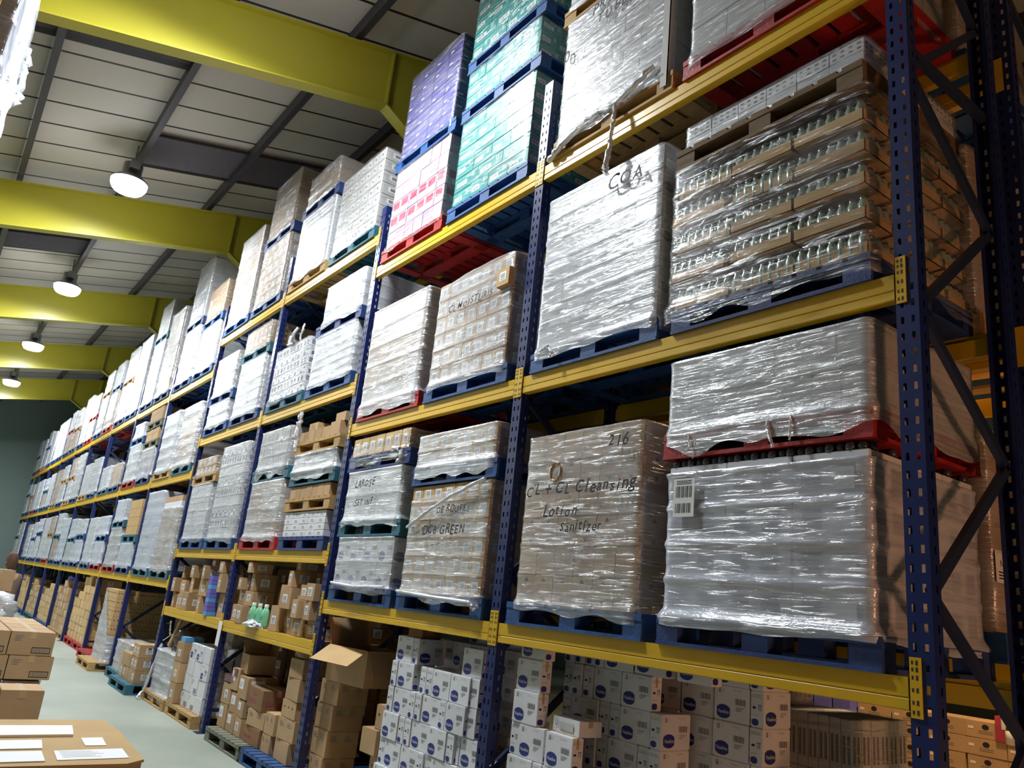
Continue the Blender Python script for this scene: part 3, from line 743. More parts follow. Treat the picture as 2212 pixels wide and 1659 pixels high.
stack(4, 'C3', 'L', [P('blue'), W(1.5, 'very tall glaring film-wrapped stack', nl=7, w=1.05, b='card', s='text', film='filmh'), ])
stack(4, 'C3', 'R', [P('blue'), W(.93, 'tan cartons behind bright film', nl=6, nx=5, w=1.08, b='card', s='label', film='film'), P('navy'), W(.9, 'brown cartons in dull film', nl=4, w=1.0, b='card', film='film', amp=1.3)])
# fifth bay
stack(5, 'D1', 'L', [P('teal'), W(1.3, 'tall smooth pale film-wrapped stack', nl=7, w=1.02, b='white', film='filmb')])
s = stack(5, 'D1', 'R', [P('teal'), W(.98, 'film-wrapped tan cartons beside a blue post', nl=6, w=1.08, b='card', film='filmh'), W(.17, 'white-topped tan cartons', nl=2, nx=4, w=1.08, b=['white', 'card'], film=None)])
stack(5, 'D2', 'L', [P('wood'), W(1.05, 'pale rounded film-wrapped stack', nl=5, w=1.02, b='white', film='filmh', amp=2)])
stack(5, 'D2', 'R', [P('teal'), W(.85, 'tan cartons in crinkled film', nl=5, w=1.08, b='card', film='filmh', amp=1.5), W(.16, 'white film-covered cap layer', nl=1, w=1.05, b='white', film='filmh', amp=2, skirt=0)])
stack(5, 'D3', 'L', [P('blue'), W(1.0, 'white crinkled film-wrapped stack', nl=5, w=1.05, b='white', film='filmh', amp=1.6), P('navy'), W(1.22, 'tall dull film-wrapped stack near the roof', nl=4, w=.95, b='grey', film='film', amp=1.5)])
stack(5, 'D3', 'R', [P('blue'), W(.78, 'bright white film-wrapped stack', nl=4, w=1.05, b='white', film='filmh'), P('blue'), W(.6, 'pale tan cartons', nl=3, nx=3, w=1.0, b='card', film='filml')])
# sixth bay
stack(6, 'D1', 'L', [P('red'), W(.72, 'crumpled film-wrapped cartons', nl=4, w=1.02, b='grey', film='filmh', amp=2.5), P('teal'), W(.42, 'white film-wrapped box', nl=2, w=.95, b='white', film='filmb')])
stack(6, 'D1', 'R', [P('navy'), W(.42, 'smooth white film-wrapped block', nl=2, w=1.05, b='white', film='filmb'), P('teal'), W(.66, 'bare tan cartons in four rows', nl=4, nx=3, ny=3, w=.95, dx=.06, b='cardy', s='plain', film=None, alt=False)])
stack(6, 'D2', 'L', [P('red'), W(.75, 'crumpled white film-wrapped stack', nl=4, w=1.05, b='white', film='filmh', amp=2.2), P('blue'), W(.3, 'white film bundle', nl=1, w=.9, b='white', film='filmh', amp=3)])
stack(6, 'D2', 'R', [P('navy'), W(.56, 'pale block with tan end', nl=3, w=1.02, b='card', film='filmb'), P('grey'), W(.24, 'tan carton row with dark print', nl=1, nx=4, ny=3, w=1.0, b='card', s='dots', film=None), P('grey'), W(.26, 'open tan cartons', nl=1, nx=4, ny=3, w=1.0, b='card', s='dots', film=None)])
stack(6, 'D3', 'L', [P('blue'), W(1.35, 'tall white film-wrapped stack', nl=6, w=1.02, b='white', film='filmh'), P('teal'), W(.75, 'grey film-wrapped block', nl=3, w=.95, b='grey', film='film')])
stack(6, 'D3', 'R', [P('navy'), W(1.75, 'very tall crinkled film-wrapped stack', nl=7, w=1.05, b='card', film='filmh', amp=2)])
# further bays, each load its own
rr = random.Random(42)
LOOKS = [('white', 'filmb', 'smooth bluish film-wrapped stack'), ('white', 'filmh', 'crinkled white film-wrapped stack'), ('grey', 'filmh', 'grey film-wrapped stack'), ('card', 'film', 'tan cartons in film'), ('white', 'film', 'white cartons in film')]
TOPS = {(7, '1'): 1.15, (8, '1'): 1.1, (9, '1'): 1.3, (10, '1'): 1.35, (7, '2'): 2.35, (8, '2'): 2.7, (9, '2'): 2.95, (7, '3'): 5.3, (8, '3'): 5.1, (9, '3'): 4.8}
PC = ['blue', 'blue', 'navy', 'teal', 'red', 'wood']
for bay in range(7, NB + 1):
    for lvn in '123':
        for side in 'LR':
            if bay >= 12 and lvn != '2' and rr.random() < .25: continue
            z0 = LB['D' + lvn]; top = TOPS.get((bay, lvn), {'1': 1.3, '2': 2.85, '3': 4.7}[lvn]) - rr.uniform(0, .2)
            H = top - z0 - PH; it = [P(rr.choice(PC))]
            if H > .95 and rr.random() < .55:
                f = rr.uniform(.45, .65); a = rr.choice(LOOKS); c = rr.choice(LOOKS)
                it += [W((H - PH) * f, a[2], b=a[0], film=a[1], w=rr.uniform(.98, 1.12), amp=rr.uniform(.8, 2.2), d=.95), P(rr.choice(PC)), W((H - PH) * (1 - f), c[2], b=c[0], film=c[1], w=rr.uniform(.9, 1.08), amp=rr.uniform(1, 2.4), d=.93)]
            else:
                a = rr.choice(LOOKS); it += [W(H, a[2], b=a[0], film=a[1], w=rr.uniform(.98, 1.12), amp=rr.uniform(.8, 2), d=.95)]
            stack(bay, 'D' + lvn, side, it)
# rear row loads seen through the frames
for bay in range(1, 5):
    for n_, z, hs in (('lower', -.02, 1.25), ('middle', 1.62, 1.3), ('top', 3.3, 1.2)):
        for side in 'LR':
            x = slot(bay, side) + .02; h = hs - .12 * ((bay + ord(side)) % 3)
            pallet(x, 1.03, z, 'wood' if n_ == 'middle' else 'blue', '%s pallet of the rear rack row, %s level, %s of %s' % ('bare wooden' if n_ == 'middle' else 'blue', n_, SN[side], BN[bay]), False)
            q = load(x, 1.06, z + PH + .001, 1.1, .95, h, 5, 4, 3, 'card' if (bay + ord(side)) % 2 else 'grey', 'plain', 'brown cartons in glinting film, rear row, %s level, %s of %s' % (n_, SN[side], BN[bay]), film='film', near=1 if bay == 1 else 0, amp=1.6)
            if bay == 1 and side == 'R' and n_ == 'lower':
                b = MB(); F = (V3((.562, -.47, .24)), V3((0, 1, 0)), V3((0, 0, 1))); b.rect(F, 0, 0, .22, .16, 'lab'); b.text(F, 'N 94', .05, .08, .035, 'black', maxw=.1)
                for k_ in range(3): b.rect(F, .03, .02 + k_ * .015, .18, .026 + k_ * .015, 'greyp')
                link('paper_label', b.mesh('paper_label'), q)

# ------------------------------------------------------------------ loose cartons
def cpile(name, x0, x1, y0, z0, profile, cw, ch, cd, board, style, where, group, seed, jit=.012, rows_deep=1, narrow=.0, wob=.02, tape=True):
    """columns of loose cartons; profile = number of layers per column; every carton is a thing"""
    rr = random.Random(seed); k = 0
    n = len(profile); w = (x1 - x0) / n
    for r in range(rows_deep):
        for c in range(n):
            for l in range(profile[c] + (1 if r else 0) * (rr.random() < .5)):
                x = x0 + w * (c + .5) + rr.uniform(-wob, wob) * .3; y = y0 + cd * (r + .5) + (rr.uniform(0, jit) if True else 0)
                st = style if isinstance(style, str) else rr.choice(style)
                lab = '%s, column %s from left, layer %s up, %s' % (where[0], WORDS[c + 1], WORDS[l + 1], where[1])
                if r: lab = '%s, rear row column %s, layer %s up, %s' % (where[0], WORDS[c + 1], WORDS[l + 1], where[1])
                carton(x, y, z0 + l * (ch + .001), min(cw, w - .004), cd - .01, ch, board, st, rr.uniform(-wob, wob), lab, group, name=name, tape=tape)
                k += 1
def colrow(lst):
    """column from the left and layer of each carton in a heap given as (x, z, ...)"""
    cols = []
    for x in sorted(t[0] for t in lst):
        if not cols or x - cols[-1][-1] > .09: cols.append([x])
        else: cols[-1].append(x)
    out = []
    for t in lst:
        c = [i for i, q in enumerate(cols) if q[0] <= t[0] <= q[-1]][0]
        same = sorted(set((u[1], u[0], u[4] if len(u) > 4 and not isinstance(u[4], str) else 0) for u in lst if cols[c][0] <= u[0] <= cols[c][-1]))
        out.append((c + 1, same.index((t[1], t[0], t[4] if len(t) > 4 and not isinstance(t[4], str) else 0)) + 1))
    return out
WORDS = ['zero', 'one', 'two', 'three', 'four', 'five', 'six', 'seven', 'eight', 'nine', 'ten', 'eleven', 'twelve', 'thirteen', 'fourteen', 'fifteen', 'sixteen', 'seventeen', 'eighteen', 'nineteen', 'twenty'] + ['%d' % i for i in range(21, 60)]

# white cartons with the oval mark on the ground, second and nearest bays
BW, BH, BD = .245, .187, .088
def brandrow(pattern, x0, yf, z, row, where, flip=None):
    x = x0; k = 0
    for ch in pattern:
        if ch in '_.': x += .09 if ch == '_' else .02; continue
        k += 1; r_ = RN.uniform(-.03, .03)
        if ch == 'F': w, d = BW, BD
        elif ch == 'f': w, d = BW, BD
        else: w, d = BD, BW
        yy = yf + d / 2 + RN.uniform(0, .02) + (.1 if ch == 'f' else 0)
        lab = 'white oval-logo carton, %s side showing, number %s of row %s, %s' % ('broad' if ch in 'Ff' else 'narrow', WORDS[k], WORDS[row], where)
        carton(x + w / 2, yy, z, w - .004, d - .003, BH, 'white', 'brand', r_ * .4, lab, 'white oval-logo cartons')
        if ch in 'Ff':
            pass
        x += w + .003
for p_, (cx_, col) in enumerate(((-5.25, 'blue'), (-3.64, 'wood'), (-2.35, 'wood'))):
    for q in range(1):
        pallet(cx_, -.02, FLOOR, col, '%s pallet on the floor under the white cartons, %s' % (PW[col], ('left', 'middle', 'right')[p_]), True)
zb = FLOOR + PH + .001; st_ = BH + .001
A = ['NFNNFNFNF', 'FNNFNFNNFN', 'NFFNNFNFN', 'FNNFFNNFN', 'NFNNFNFF', 'NNFNF_fN', 'FN____FN']
A = ['NFNNFNF.', 'FNNFNFN', 'NFFNNFN', 'FNNFFN', 'NFNNFNF', 'NF_NNFF', 'FN']
for l, pt in enumerate(A): brandrow(pt, -5.84 + .012 * l, .0 + .004 * l, zb + l * st_, l + 1, 'front of second bay')
# the taller right part of that group
for l, pt in enumerate(['FN', 'NF', 'FN', 'NF', 'F', 'F', 'F']): brandrow(pt, -4.83, .03, zb + l * st_ , l + 1, 'beside second post')
for l in range(8):
    if l < 7: brandrow('FFNFF', -5.72, .36, zb + l * st_, l + 1, 'second rank of second bay')
    else: brandrow('FNNF', -5.35, .42, zb + l * st_, l + 1, 'second rank of second bay')
carton(-5.56, .16, zb + 7 * st_, .17, .2, .19, 'cardd', 'plain', .15, 'small brown carton sitting on top of the white oval-logo cartons')
for l, pt in enumerate(['FFFNNFN', 'NFFNFNNN', 'FNFNFNNN', 'FNNF', 'NF.F', 'F', 'F', 'F']):
    brandrow(pt, (-4.2 if l < 3 else -4.2) + .01 * (l % 2), .0 + .006 * l, zb + l * st_, l + 1, 'front of nearest bay')
for l in range(8):
    brandrow(['FNNFNFFN', 'NNFFNNFF', 'FFNNFNNN', 'NFFNNNNNNNN', 'FNNFNNFNF', 'NFNNFN', 'NNNFF', 'NNNNFF_F'][l], -4.08 + (.55 if l == 4 else 0) * 0, .33, zb + l * st_, l + 1, 'second rank of nearest bay')
for l in range(8):
    brandrow('FFFFFN', -4.1, .62, zb + l * st_, l + 1, 'third rank of nearest bay')
L_ = carton(-3.73, .17, zb + 5 * st_ + .0, .25, .17, .085, 'white', 'plain', -.05, 'flat white carton lying on the front row of oval-logo cartons, nearest bay')
b = MB(); F = (V3((-.125, -.087, 0)), V3((1, 0, 0)), V3((0, 0, 1))); b.text(F, 'U', .02, .035, .035, 'greyp'); b.rect(F, .07, .02, .2, .06, 'grey'); link('printed_mark', b.mesh('printed_mark'), L_)
# jar packs in film seen past the white cartons
pallet(-3.05, 1.2, FLOOR, 'wood', 'bare wooden pallet under the shrink-wrapped jar packs of the rear row', False)
for l in range(4):
    load(-2.92, 1.25, zb + l * .3, .56, .6, .298, 1, 8, 6, 'white', 'jugs', 'shrink-wrapped block of jars behind the white cartons, layer %s up' % WORDS[l + 1], film='filml', near=1, skirt=0, alt=False, amp=1.4)
load(-3.3, 1.25, zb + 1.2, .18, .5, .22, 1, 3, 5, 'white', 'jugs', 'small upper block of jars in film behind the white cartons', film='film', near=1, skirt=0, alt=False)
load(-3.4, 1.25, zb, .38, .6, 1.19, 4, 3, 4, 'card', 'plain', 'tan film-wrapped column left of the jar packs, rear row', film='film', near=1, skirt=0, alt=False)
# tan cartons of the aisle beyond, seen under the rear row
cpile('carton', -4.42, .78, 4.35, -1.75, [9, 9, 9, 9, 8, 8, 7, 8, 8, 8, 8, 7, 8, 8, 8, 8], .325, .136, .4, 'card', 'oval', ('tan printed carton', 'aisle beyond the rack'), 'tan printed cartons of the far aisle', 3, tape=False)
cpile('carton', -5.4, -4.44, 4.35, -1.75, [8, 8, 8], .325, .136, .4, 'card', 'oval', ('tan printed carton', 'under the far shelf board'), 'tan printed cartons of the far aisle', 3, tape=False)
b = MB(); b.box(-5.4, -4.44, 4.2, 4.62, -.648, -.628, 'steel'); o = link('shelf_board', b.mesh('shelf_board')); tag(o, 'pale steel shelf board in the aisle beyond the rack', 'shelf')
cpile('bottle_pack', -5.4, -4.44, 4.25, -.627, [1, 1, 1, 1, 1], .18, .17, .3, 'viol', 'plain', ('violet and white bottle pack', 'on the far shelf board'), 'violet packs of the far aisle', 4, tape=False)
zt = -1.75 + 8 * .137
b = MB(); b.box(-.2, .2, -.1, .1, 0, .2, 'redp'); b.rect((V3((-.2, -.1, 0)), V3((1, 0, 0)), V3((0, 0, 1))), .05, .1, .2, .18, 'lab'); o = link('product_pack', b.mesh('product_pack'), None, (-3.0, 4.45, zt)); tag(o, 'red and white product pack on the tan cartons of the far aisle', 'pack')
for q in range(8):
    b = MB(); b.lathe([(0, 0), (.035, 0), (.035, .1), (.015, .12)], 'wcap', 10); b.lathe([(.03, .1), (.03, .13), (0, .13)], 'black' if q < 4 else 'navy', 10)
    o = link('tub', b.mesh('tub', True), None, (-3.05 + .085 * (q % 4) + (.62 if q > 3 else 0), 4.26, zt if q < 4 else zt - .137)); tag(o, 'cream tub with %s lid, %s of four on the far tan cartons' % ('black' if q < 4 else 'navy', ('first', 'second', 'third', 'last')[q % 4]), 'tub', 'cream tubs of the far aisle')
# second bay, left: column of tan cartons with the open box on top
pallet(-6.55, -.02, FLOOR, 'wood', 'bare wooden pallet under the column of open tan cartons, second bay', True)
for q, (x, z, w_, h_, d_) in enumerate(((-7.02, 0, .36, .2, .3), (-7.01, .2, .35, .22, .3), (-6.99, .42, .34, .21, .3), (-6.96, .63, .34, .2, .3))):
    carton(x + .02, .22, zb + z, w_, d_, h_ - .002, 'card', 'flats', .05 * (q - 2), 'tan two-print carton, layer %s up in the column below the open box' % WORDS[q + 1], 'tan carton column under the open box')
def openbox(x, y, z, w, d, h, board, label, rz=0., flaps=((-60, 'f'), (-30, 'r')), scrawl=False):
    o = empty('open_carton', (x, y, z), rz); b = MB(); t = .004
    b.box(-w / 2, w / 2, -d / 2, -d / 2 + t, 0, h, board); b.box(-w / 2, w / 2, d / 2 - t, d / 2, 0, h, board)
    b.box(-w / 2, -w / 2 + t, -d / 2 + t, d / 2 - t, 0, h, board); b.box(w / 2 - t, w / 2, -d / 2 + t, d / 2 - t, 0, h, board)
    b.box(-w / 2 + t, w / 2 - t, -d / 2 + t, d / 2 - t, 0, t, board)
    link('carton_body', b.mesh('carton_body'), o)
    for a, s in flaps:
        m = MB()
        if s in 'fb': m.box(-w / 2 + .004, w / 2 - .004, 0, t, 0, d / 2, 'cardy' if scrawl and s == 'f' else board)
        else: m.box(0, t, -d / 2 + .004, d / 2 - .004, 0, w / 2 * .8, board)
        if s == 'f' and scrawl: m.text((V3((-.1, -.001, .05)), V3((1, 0, 0)), V3((0, 0, 1))), 'JK', .05, .0, .06, 'black')
        f = link('flap', m.mesh('flap'), o)
        r = math.radians(a)
        if s == 'f': f.location = (0, -d / 2, h); f.rotation_euler = (-r, 0, 0)
        elif s == 'b': f.location = (0, d / 2 - t, h); f.rotation_euler = (r, 0, 0)
        elif s == 'r': f.location = (w / 2 - t, 0, h); f.rotation_euler = (0, -r, 0)
        else: f.location = (-w / 2, 0, h); f.rotation_euler = (0, r, 0)
    return tag(o, label, 'box')
openbox(-6.72, .3, zb + .83, .62, .45, .3, 'card', 'large open tan carton with raised flaps on the carton column', .12, ((-125, 'f'), (-150, 'r'), (-20, 'l')), True)
for q, (x, z, s_) in enumerate(((-6.12, .0, 'plain'), (-5.98, .19, 'dots'), (-6.1, .38, 'plain'), (-5.97, .57, 'dots'))):
    carton(x, .2 + .04 * (q % 2), zb + z, .24, .25, .188, 'card', s_, .04 * q - .05, 'small tan carton, layer %s up, left of the white oval-logo cartons' % WORDS[q + 1], 'small tan cartons by the white stack')
for q in range(5):
    for c in range(2): carton(-6.75 + c * .42, .75, zb + q * .24, .4, .3, .235, 'cardd', 'plain', 0, 'brown carton at the back of second bay, %s column, layer %s up' % (('left', 'right')[c], WORDS[q + 1]), 'brown cartons at the back of the second bay')

# third bay floor
pallet(-9.0, -.1, FLOOR, 'grey', 'weathered grey-green pallet on the floor at the left of third bay', True)
pallet(-7.86, -.1, FLOOR, 'blue', 'blue pallet on the floor at the right of third bay', True)
T3 = ('tan carton', 'floor of third bay')
g3 = [(-9.53, .0, .26, .25, 'hy'), (-9.53, .25, .27, .22, 'label'), (-9.22, .0, .3, .2, 'hy'), (-9.2, .2, .28, .2, 'hy'), (-9.0, .0, .24, .19, 'label'), (-8.98, .19, .22, .17, 'hy'), (-9.33, .42, .22, .23, 'hy'), (-9.02, .37, .3, .23, 'hy'),
      (-8.55, .0, .5, .17, 'sooth'), (-8.5, .17, .44, .16, 'flats'), (-8.6, .33, .5, .21, 'sooth'), (-8.12, .0, .22, .17, 'flats'), (-8.1, .17, .24, .2, 'flats'),
      (-7.7, .0, .38, .19, 'plain'), (-7.68, .19, .38, .2, 'flats'), (-7.68, .39, .34, .16, 'dots'), (-7.66, .55, .34, .2, 'plain'), (-7.66, .75, .3, .18, 'flats')]
cr3 = colrow(g3)
for q, (x, z, w_, h_, s_) in enumerate(g3):
    carton(x, .2, zb + z, w_, .34, h_ - .002, 'card' if s_ != 'sooth' else 'cardd', s_, .05 * math.sin(q * 2.3),
           '%s, column %s from left, number %s up, heap on third bay floor' % ('brown carton with red lettering' if s_ == 'sooth' else 'tan carton', WORDS[cr3[q][0]], WORDS[cr3[q][1]]), 'tan cartons heaped on the third bay floor')
openbox(-9.2, .22, zb + .62, .34, .3, .2, 'card', 'open tan carton with upright flaps on the heap of third bay', -.1, ((-10, 'b'), (-20, 'l')))
openbox(-7.66, .22, zb + .94, .32, .3, .17, 'card', 'open tan carton topping the right column of third bay', .08, ((-12, 'f'), (-40, 'l')))
for q in range(4): carton(-9.62 + .1 * q, .1, zb + .48 + .085 * (q // 2) * 0 + (.0 if q < 3 else .085), .095, .15, .08, 'mar', 'plain', 0, 'small maroon foil pack, number %s on the cartons, third bay floor' % WORDS[q + 1], 'maroon foil packs', name='foil_pack', cat='pack', tape=False)
cpile('carton', -9.6, -7.5, .55, zb, [5, 5, 5, 4, 5, 5], .33, .19, .31, 'cardd', ['plain', 'hy', 'label'], ('brown carton', 'back of third bay'), 'brown cartons at the back of the third bay', 8)
cpile('carton', -12.5, -10.2, .58, zb, [5, 4, 5, 5, 5], .42, .19, .28, 'cardd', ['plain', 'label'], ('brown carton', 'back of fourth bay'), 'brown cartons at the back of the fourth bay', 9)
# fourth bay floor: torn film bundle, cartons
pallet(-12.05, -.12, FLOOR, 'wood', 'bare wooden pallet under the torn film bundle, fourth bay', True)
pallet(-10.8, -.1, FLOOR, 'wood', 'bare wooden pallet under the white cartons, fourth bay', True)
o = load(-12.0, -.06, zb, .95, .8, .55, 3, 4, 3, 'grey', 'plain', 'half-unwrapped bundle in torn white film with a dark bag on top', film='filmh', near=1, amp=3.2, top='dip', skirt=.1)
crumple('dark_bag', 0, .05, .54, .42, .36, .3, 'plastic', 4, o)
tail(o, [(-.42, -.38, .62), (-.49, -.42, .3), (-.53, -.46, -.02), (-.48, -.55, -.12)], .032, 31); tail(o, [(-.4, -.3, .75), (-.3, -.35, .95)], .02, 32)
b = MB(); b.bar((-.35, -.3, .6), (-.12, -.25, 1.0), .03, 'wood', .05); link('wooden_stick', b.mesh('wooden_stick'), o)
for q in range(3): carton(-11.28, .05, zb + q * .25, .27, .28, .248, 'card', 'label', .03 * q, 'tan labelled carton, %s of three stacked beside the torn film bundle' % ('lowest', 'middle', 'topmost')[q])
b = MB(); b.box(-.1, .1, -.12, .12, 0, .06, 'lblue'); o = link('blue_pack', b.mesh('blue_pack'), None, (-11.28, .05, zb + .752)); tag(o, 'small light blue pack on top of the tan labelled cartons', 'pack')
cpile('carton', -11.1, -10.2, -.02, zb, [4, 4, 4], .28, .19, .3, 'white', ['text', 'brand', 'plain'], ('white printed carton', 'floor of fourth bay'), 'white cartons on the fourth bay floor', 12)
cpile('carton', -11.05, -10.2, .3, zb, [4, 5, 4], .27, .19, .27, 'white', ['text'], ('white carton behind', 'floor of fourth bay'), 'white cartons behind on the fourth bay floor', 13)
# fifth bay floor
pallet(-14.6, -.15, FLOOR, 'teal', 'teal pallet under the film-wrapped tub, fifth bay', False)
pallet(-13.45, -.3, FLOOR, 'teal', 'teal pallet under upright tan cartons, fifth bay', False)
load(-14.55, -.08, zb, 1.0, .9, .45, 3, 4, 3, 'card', 'plain', 'low film-wrapped cartons on the floor of the fifth bay', film='filmh', near=0, amp=2., top='dip')
cpile('carton', -14.0, -12.95, -.2, zb, [2, 2, 2, 3, 3], .2, .18, .3, 'card', ['label', 'plain'], ('tan carton', 'floor of fifth bay'), 'tan cartons on the fifth bay floor', 14)
load(-14.3, .86, FLOOR + .001, 2.2, .3, 1.45, 7, 6, 1, 'cardd', 'dots', 'wall of brown cartons with dark spots behind the fifth bay floor', film='filml', near=0, skirt=0)
# sixth to thirteenth bay floors
pallet(-16.2, -.35, FLOOR, 'wood', 'bare wooden pallet jutting into the aisle, sixth bay', False)
pallet(-17.55, -.15, FLOOR, 'red', 'red pallet on the floor of the sixth bay', False)
load(-16.25, -.12, zb, 1.0, .85, 1.22, 8, 7, 4, 'cardy', 'dots', 'tall tan carton stack with punched holes and draped film, sixth bay', film='filmb', near=0, cut=(1.05, .35), amp=2, lean=.0)
cpile('carton', -18.1, -16.95, .1, zb, [4, 5, 6], .36, .16, .4, 'card', 'plain', ('tan carton', 'floor of sixth bay'), 'tan cartons on the sixth bay floor', 15)
fl = {7: ([5, 6, 8, 9, 7, 8], 'red'), 8: ([6, 5, 7, 6, 4, 5], 'wood'), 9: ([4, 5, 5, 6, 6, 5], 'blue'), 10: ([4, 6, 5, 5, 4, 5], 'teal'), 11: ([5, 5, 6, 4, 5, 5], 'blue'), 12: ([5, 6, 4, 5, 4, 5], 'red'), 13: ([4, 4, 5, 5, 4, 4], 'blue')}
for bay, (pf, pc) in fl.items():
    for side in 'LR': pallet(slot(bay, side), .0, FLOOR, pc, '%s pallet on the floor, %s of %s' % (PW[pc], SN[side], BN[bay]), False)
    c0 = UX[bay] + .14
    cpile('carton', c0, c0 + 2.5, .03, zb, pf, .4, .165, .45, 'cardy' if bay % 2 else 'card', ['plain', 'label'], ('tan carton', 'floor of ' + BN[bay]), 'tan cartons on the floor of the ' + BN[bay], 20 + bay, wob=.04)
crumple('film_bundle', -23.2, .3, zb + 1.0, .2, .2, .16, 'viol', 3).location.z = zb + 1.04
tag(bpy.data.objects['film_bundle'], 'violet bundle on top of the tan cartons of the eighth bay', 'bundle')

# picking shelf of third and fourth bays: decking boards, labelled cartons, green bottles
for bay in (3, 4):
    b = MB(); b.box(-1.34, 1.34, .02, .88, -.03, -.008, 'wood'); o = link('shelf_board', b.mesh('shelf_board'), None, (UX[bay - 1] - 1.4, 0, LB['C0'] + .009)); tag(o, 'wooden decking on the picking shelf of the %s bay' % ORD[bay], 'shelf')
zs = LB['C0'] + .002
sh3 = [(-9.7, 0, .2, .2), (-9.7, .2, .18, .17), (-9.66, .37, .16, .14), (-9.42, 0, .2, .2), (-9.4, .2, .22, .17), (-9.38, .37, .16, .2), (-9.36, .57, .12, .12),
       (-8.36, 0, .18, .26), (-8.1, 0, .26, .24), (-8.33, .26, .16, .22), (-8.1, .24, .24, .22), (-8.12, .46, .14, .17), (-8.1, .63, .12, .1), (-7.78, 0, .2, .17), (-7.78, .17, .2, .18), (-7.78, .35, .18, .15),
       (-7.52, 0, .2, .17), (-7.52, .17, .22, .18), (-7.5, .35, .2, .17), (-8.72, .0, .16, .14, .3), (-8.98, .0, .2, .22, .35), (-9.1, .22, .2, .17, .35)]
sh4 = [(-12.52, 0, .12, .22), (-12.38, 0, .14, .2), (-12.2, 0, .18, .2), (-12.5, .22, .16, .2), (-12.25, .2, .18, .2), (-12.4, .42, .15, .18), (-12.0, 0, .14, .24), (-11.82, 0, .2, .24), (-11.85, .24, .26, .2), (-11.8, .44, .14, .18), (-11.65, .44, .12, .17),
       (-11.2, 0, .18, .22), (-11.0, 0, .18, .22), (-11.15, .22, .26, .22), (-11.1, .44, .2, .18), (-10.95, .62, .14, .08), (-10.4, 0, .2, .3), (-10.4, .3, .2, .24), (-10.42, .54, .16, .14)]
for bay, lst in ((3, sh3), (4, sh4)):
    crs_ = colrow(lst)
    for q, t in enumerate(lst):
        x, z, w_, h_ = t[:4]; yb = t[4] if len(t) > 4 else 0
        carton(x, .14 + .05 * math.sin(q * 1.7) + yb, zs + z, w_, .26, h_ - .002, 'card', 'label', .12 * math.sin(q * 2.1), 'tan labelled carton, column %s from left, number %s up, picking shelf of %s bay' % (WORDS[crs_[q][0]], WORDS[crs_[q][1]], ORD[bay]), 'labelled cartons on the %s bay picking shelf' % ORD[bay])
for q in range(9): carton(-10.68, .05, zs + q * .055, .13, .2, .053, 'viol' if q % 3 else 'lblue', 'plain', .02 * (q % 3), 'flat violet pack, number %s up in the pile on the picking shelf of the fourth bay' % WORDS[q + 1], 'flat violet packs', name='flat_pack', cat='pack', tape=False)
for bay in (3, 4):
    cx = UX[bay - 1] - 1.4
    for c in range(5):
        for l in range(3 if (c + bay) % 2 else 2):
            carton(cx - 1.05 + c * .52, .68, zs + l * .22, .46, .34, .215, 'cardd', 'label', 0, 'brown carton at the back of the %s bay picking shelf, column %s, layer %s' % (ORD[bay], WORDS[c + 1], WORDS[l + 1]), 'brown cartons at the back of the picking shelf')
def bottle(x, y, z, label):
    o = empty('green_bottle', (x, y, z), .1); b = MB()
    prof = [(0, 0), (.062, 0), (.066, .015), (.066, .13), (.055, .17), (.03, .2), (.022, .205)]
    b.lathe(prof, 'green', 16); body = link('bottle_body', b.mesh('bottle_body', True), o); body.scale = (1, .62, 1)
    c = MB(); c.lathe([(.024, 0), (.024, .03), (.019, .034), (0, .034)], 'wcap', 12); link('cap', c.mesh('cap', True), o, (0, 0, .204))
    d = MB(); F = (V3((-.038, -.0425, .02)), V3((1, 0, 0)), V3((0, 0, 1))); 
    for k_ in range(4): d.rect(F, .008, .09 - k_ * .012, .066 - .006 * k_, .094 - k_ * .012, 'dgreen')
    d.poly(F, [(.02 + .014 * math.cos(t * .785), .02 + .014 * math.sin(t * .785)) for t in range(8)], 'dgreen'); link('printed_label', d.mesh('printed_label'), o)
    return tag(o, label, 'bottle')
for q, x in enumerate((-9.1, -8.93, -8.76)):
    bottle(x, .02 + .01 * q, zs + .012, '%s of the three mint green bottles on the picking shelf' % ('left', 'middle', 'right')[q])
o = crumple('clear_film_tray', -8.9, -.03, zs, .2, .07, .05, 'fold', 9); tag(o, 'clear crumpled film at the foot of the three green bottles', 'plastic film')
b = MB(); b.box(-.06, .06, -.003, .003, -.14, .14, 'paper'); o = link('paper_notice', b.mesh('paper_notice'), None, (-9.97, -.042, LB['C0'] - .16), (0, .05, 0)); tag(o, 'white paper notice taped to the post between third and fourth bays', 'paper')

# ------------------------------------------------------------------ left side of the aisle
b = MB(); pr = [(-5.2, -2.85), (-4.2, -2.85), (-4.07, -2.72), (-4.07, -2.2), (-4.15, -2.11), (-4.9, -2.08), (-5.2, -2.1)]
o = empty('pallet_box', (0, 0, FLOOR)); h_ = .91
def prism(b, pr, z0, z1, k):
    n = len(b.v); c = len(pr); i = b.mi(k)
    for z in (z0, z1):
        for x, y in pr: b.v.append((x, y, z))
    for j in range(c): b.f.append((n + j, n + (j + 1) % c, n + c + (j + 1) % c, n + c + j)); b.m.append(i)
    b.f.append(tuple(range(n + c - 1, n - 1, -1))); b.m.append(i); b.f.append(tuple(range(n + c, n + 2 * c))); b.m.append(i)
inn = [(-4.62 + (x + 4.62) * .985, -2.46 + (y + 2.46) * .98) for x, y in pr]
prism(b, inn, 0, h_ - .012, 'card'); link('carton_body', b.mesh('carton_body'), o)
b = MB(); prism(b, pr, h_ - .012, h_, 'cardy'); link('lid', b.mesh('lid'), o)
b = MB(); i = b.mi('film'); n = 0
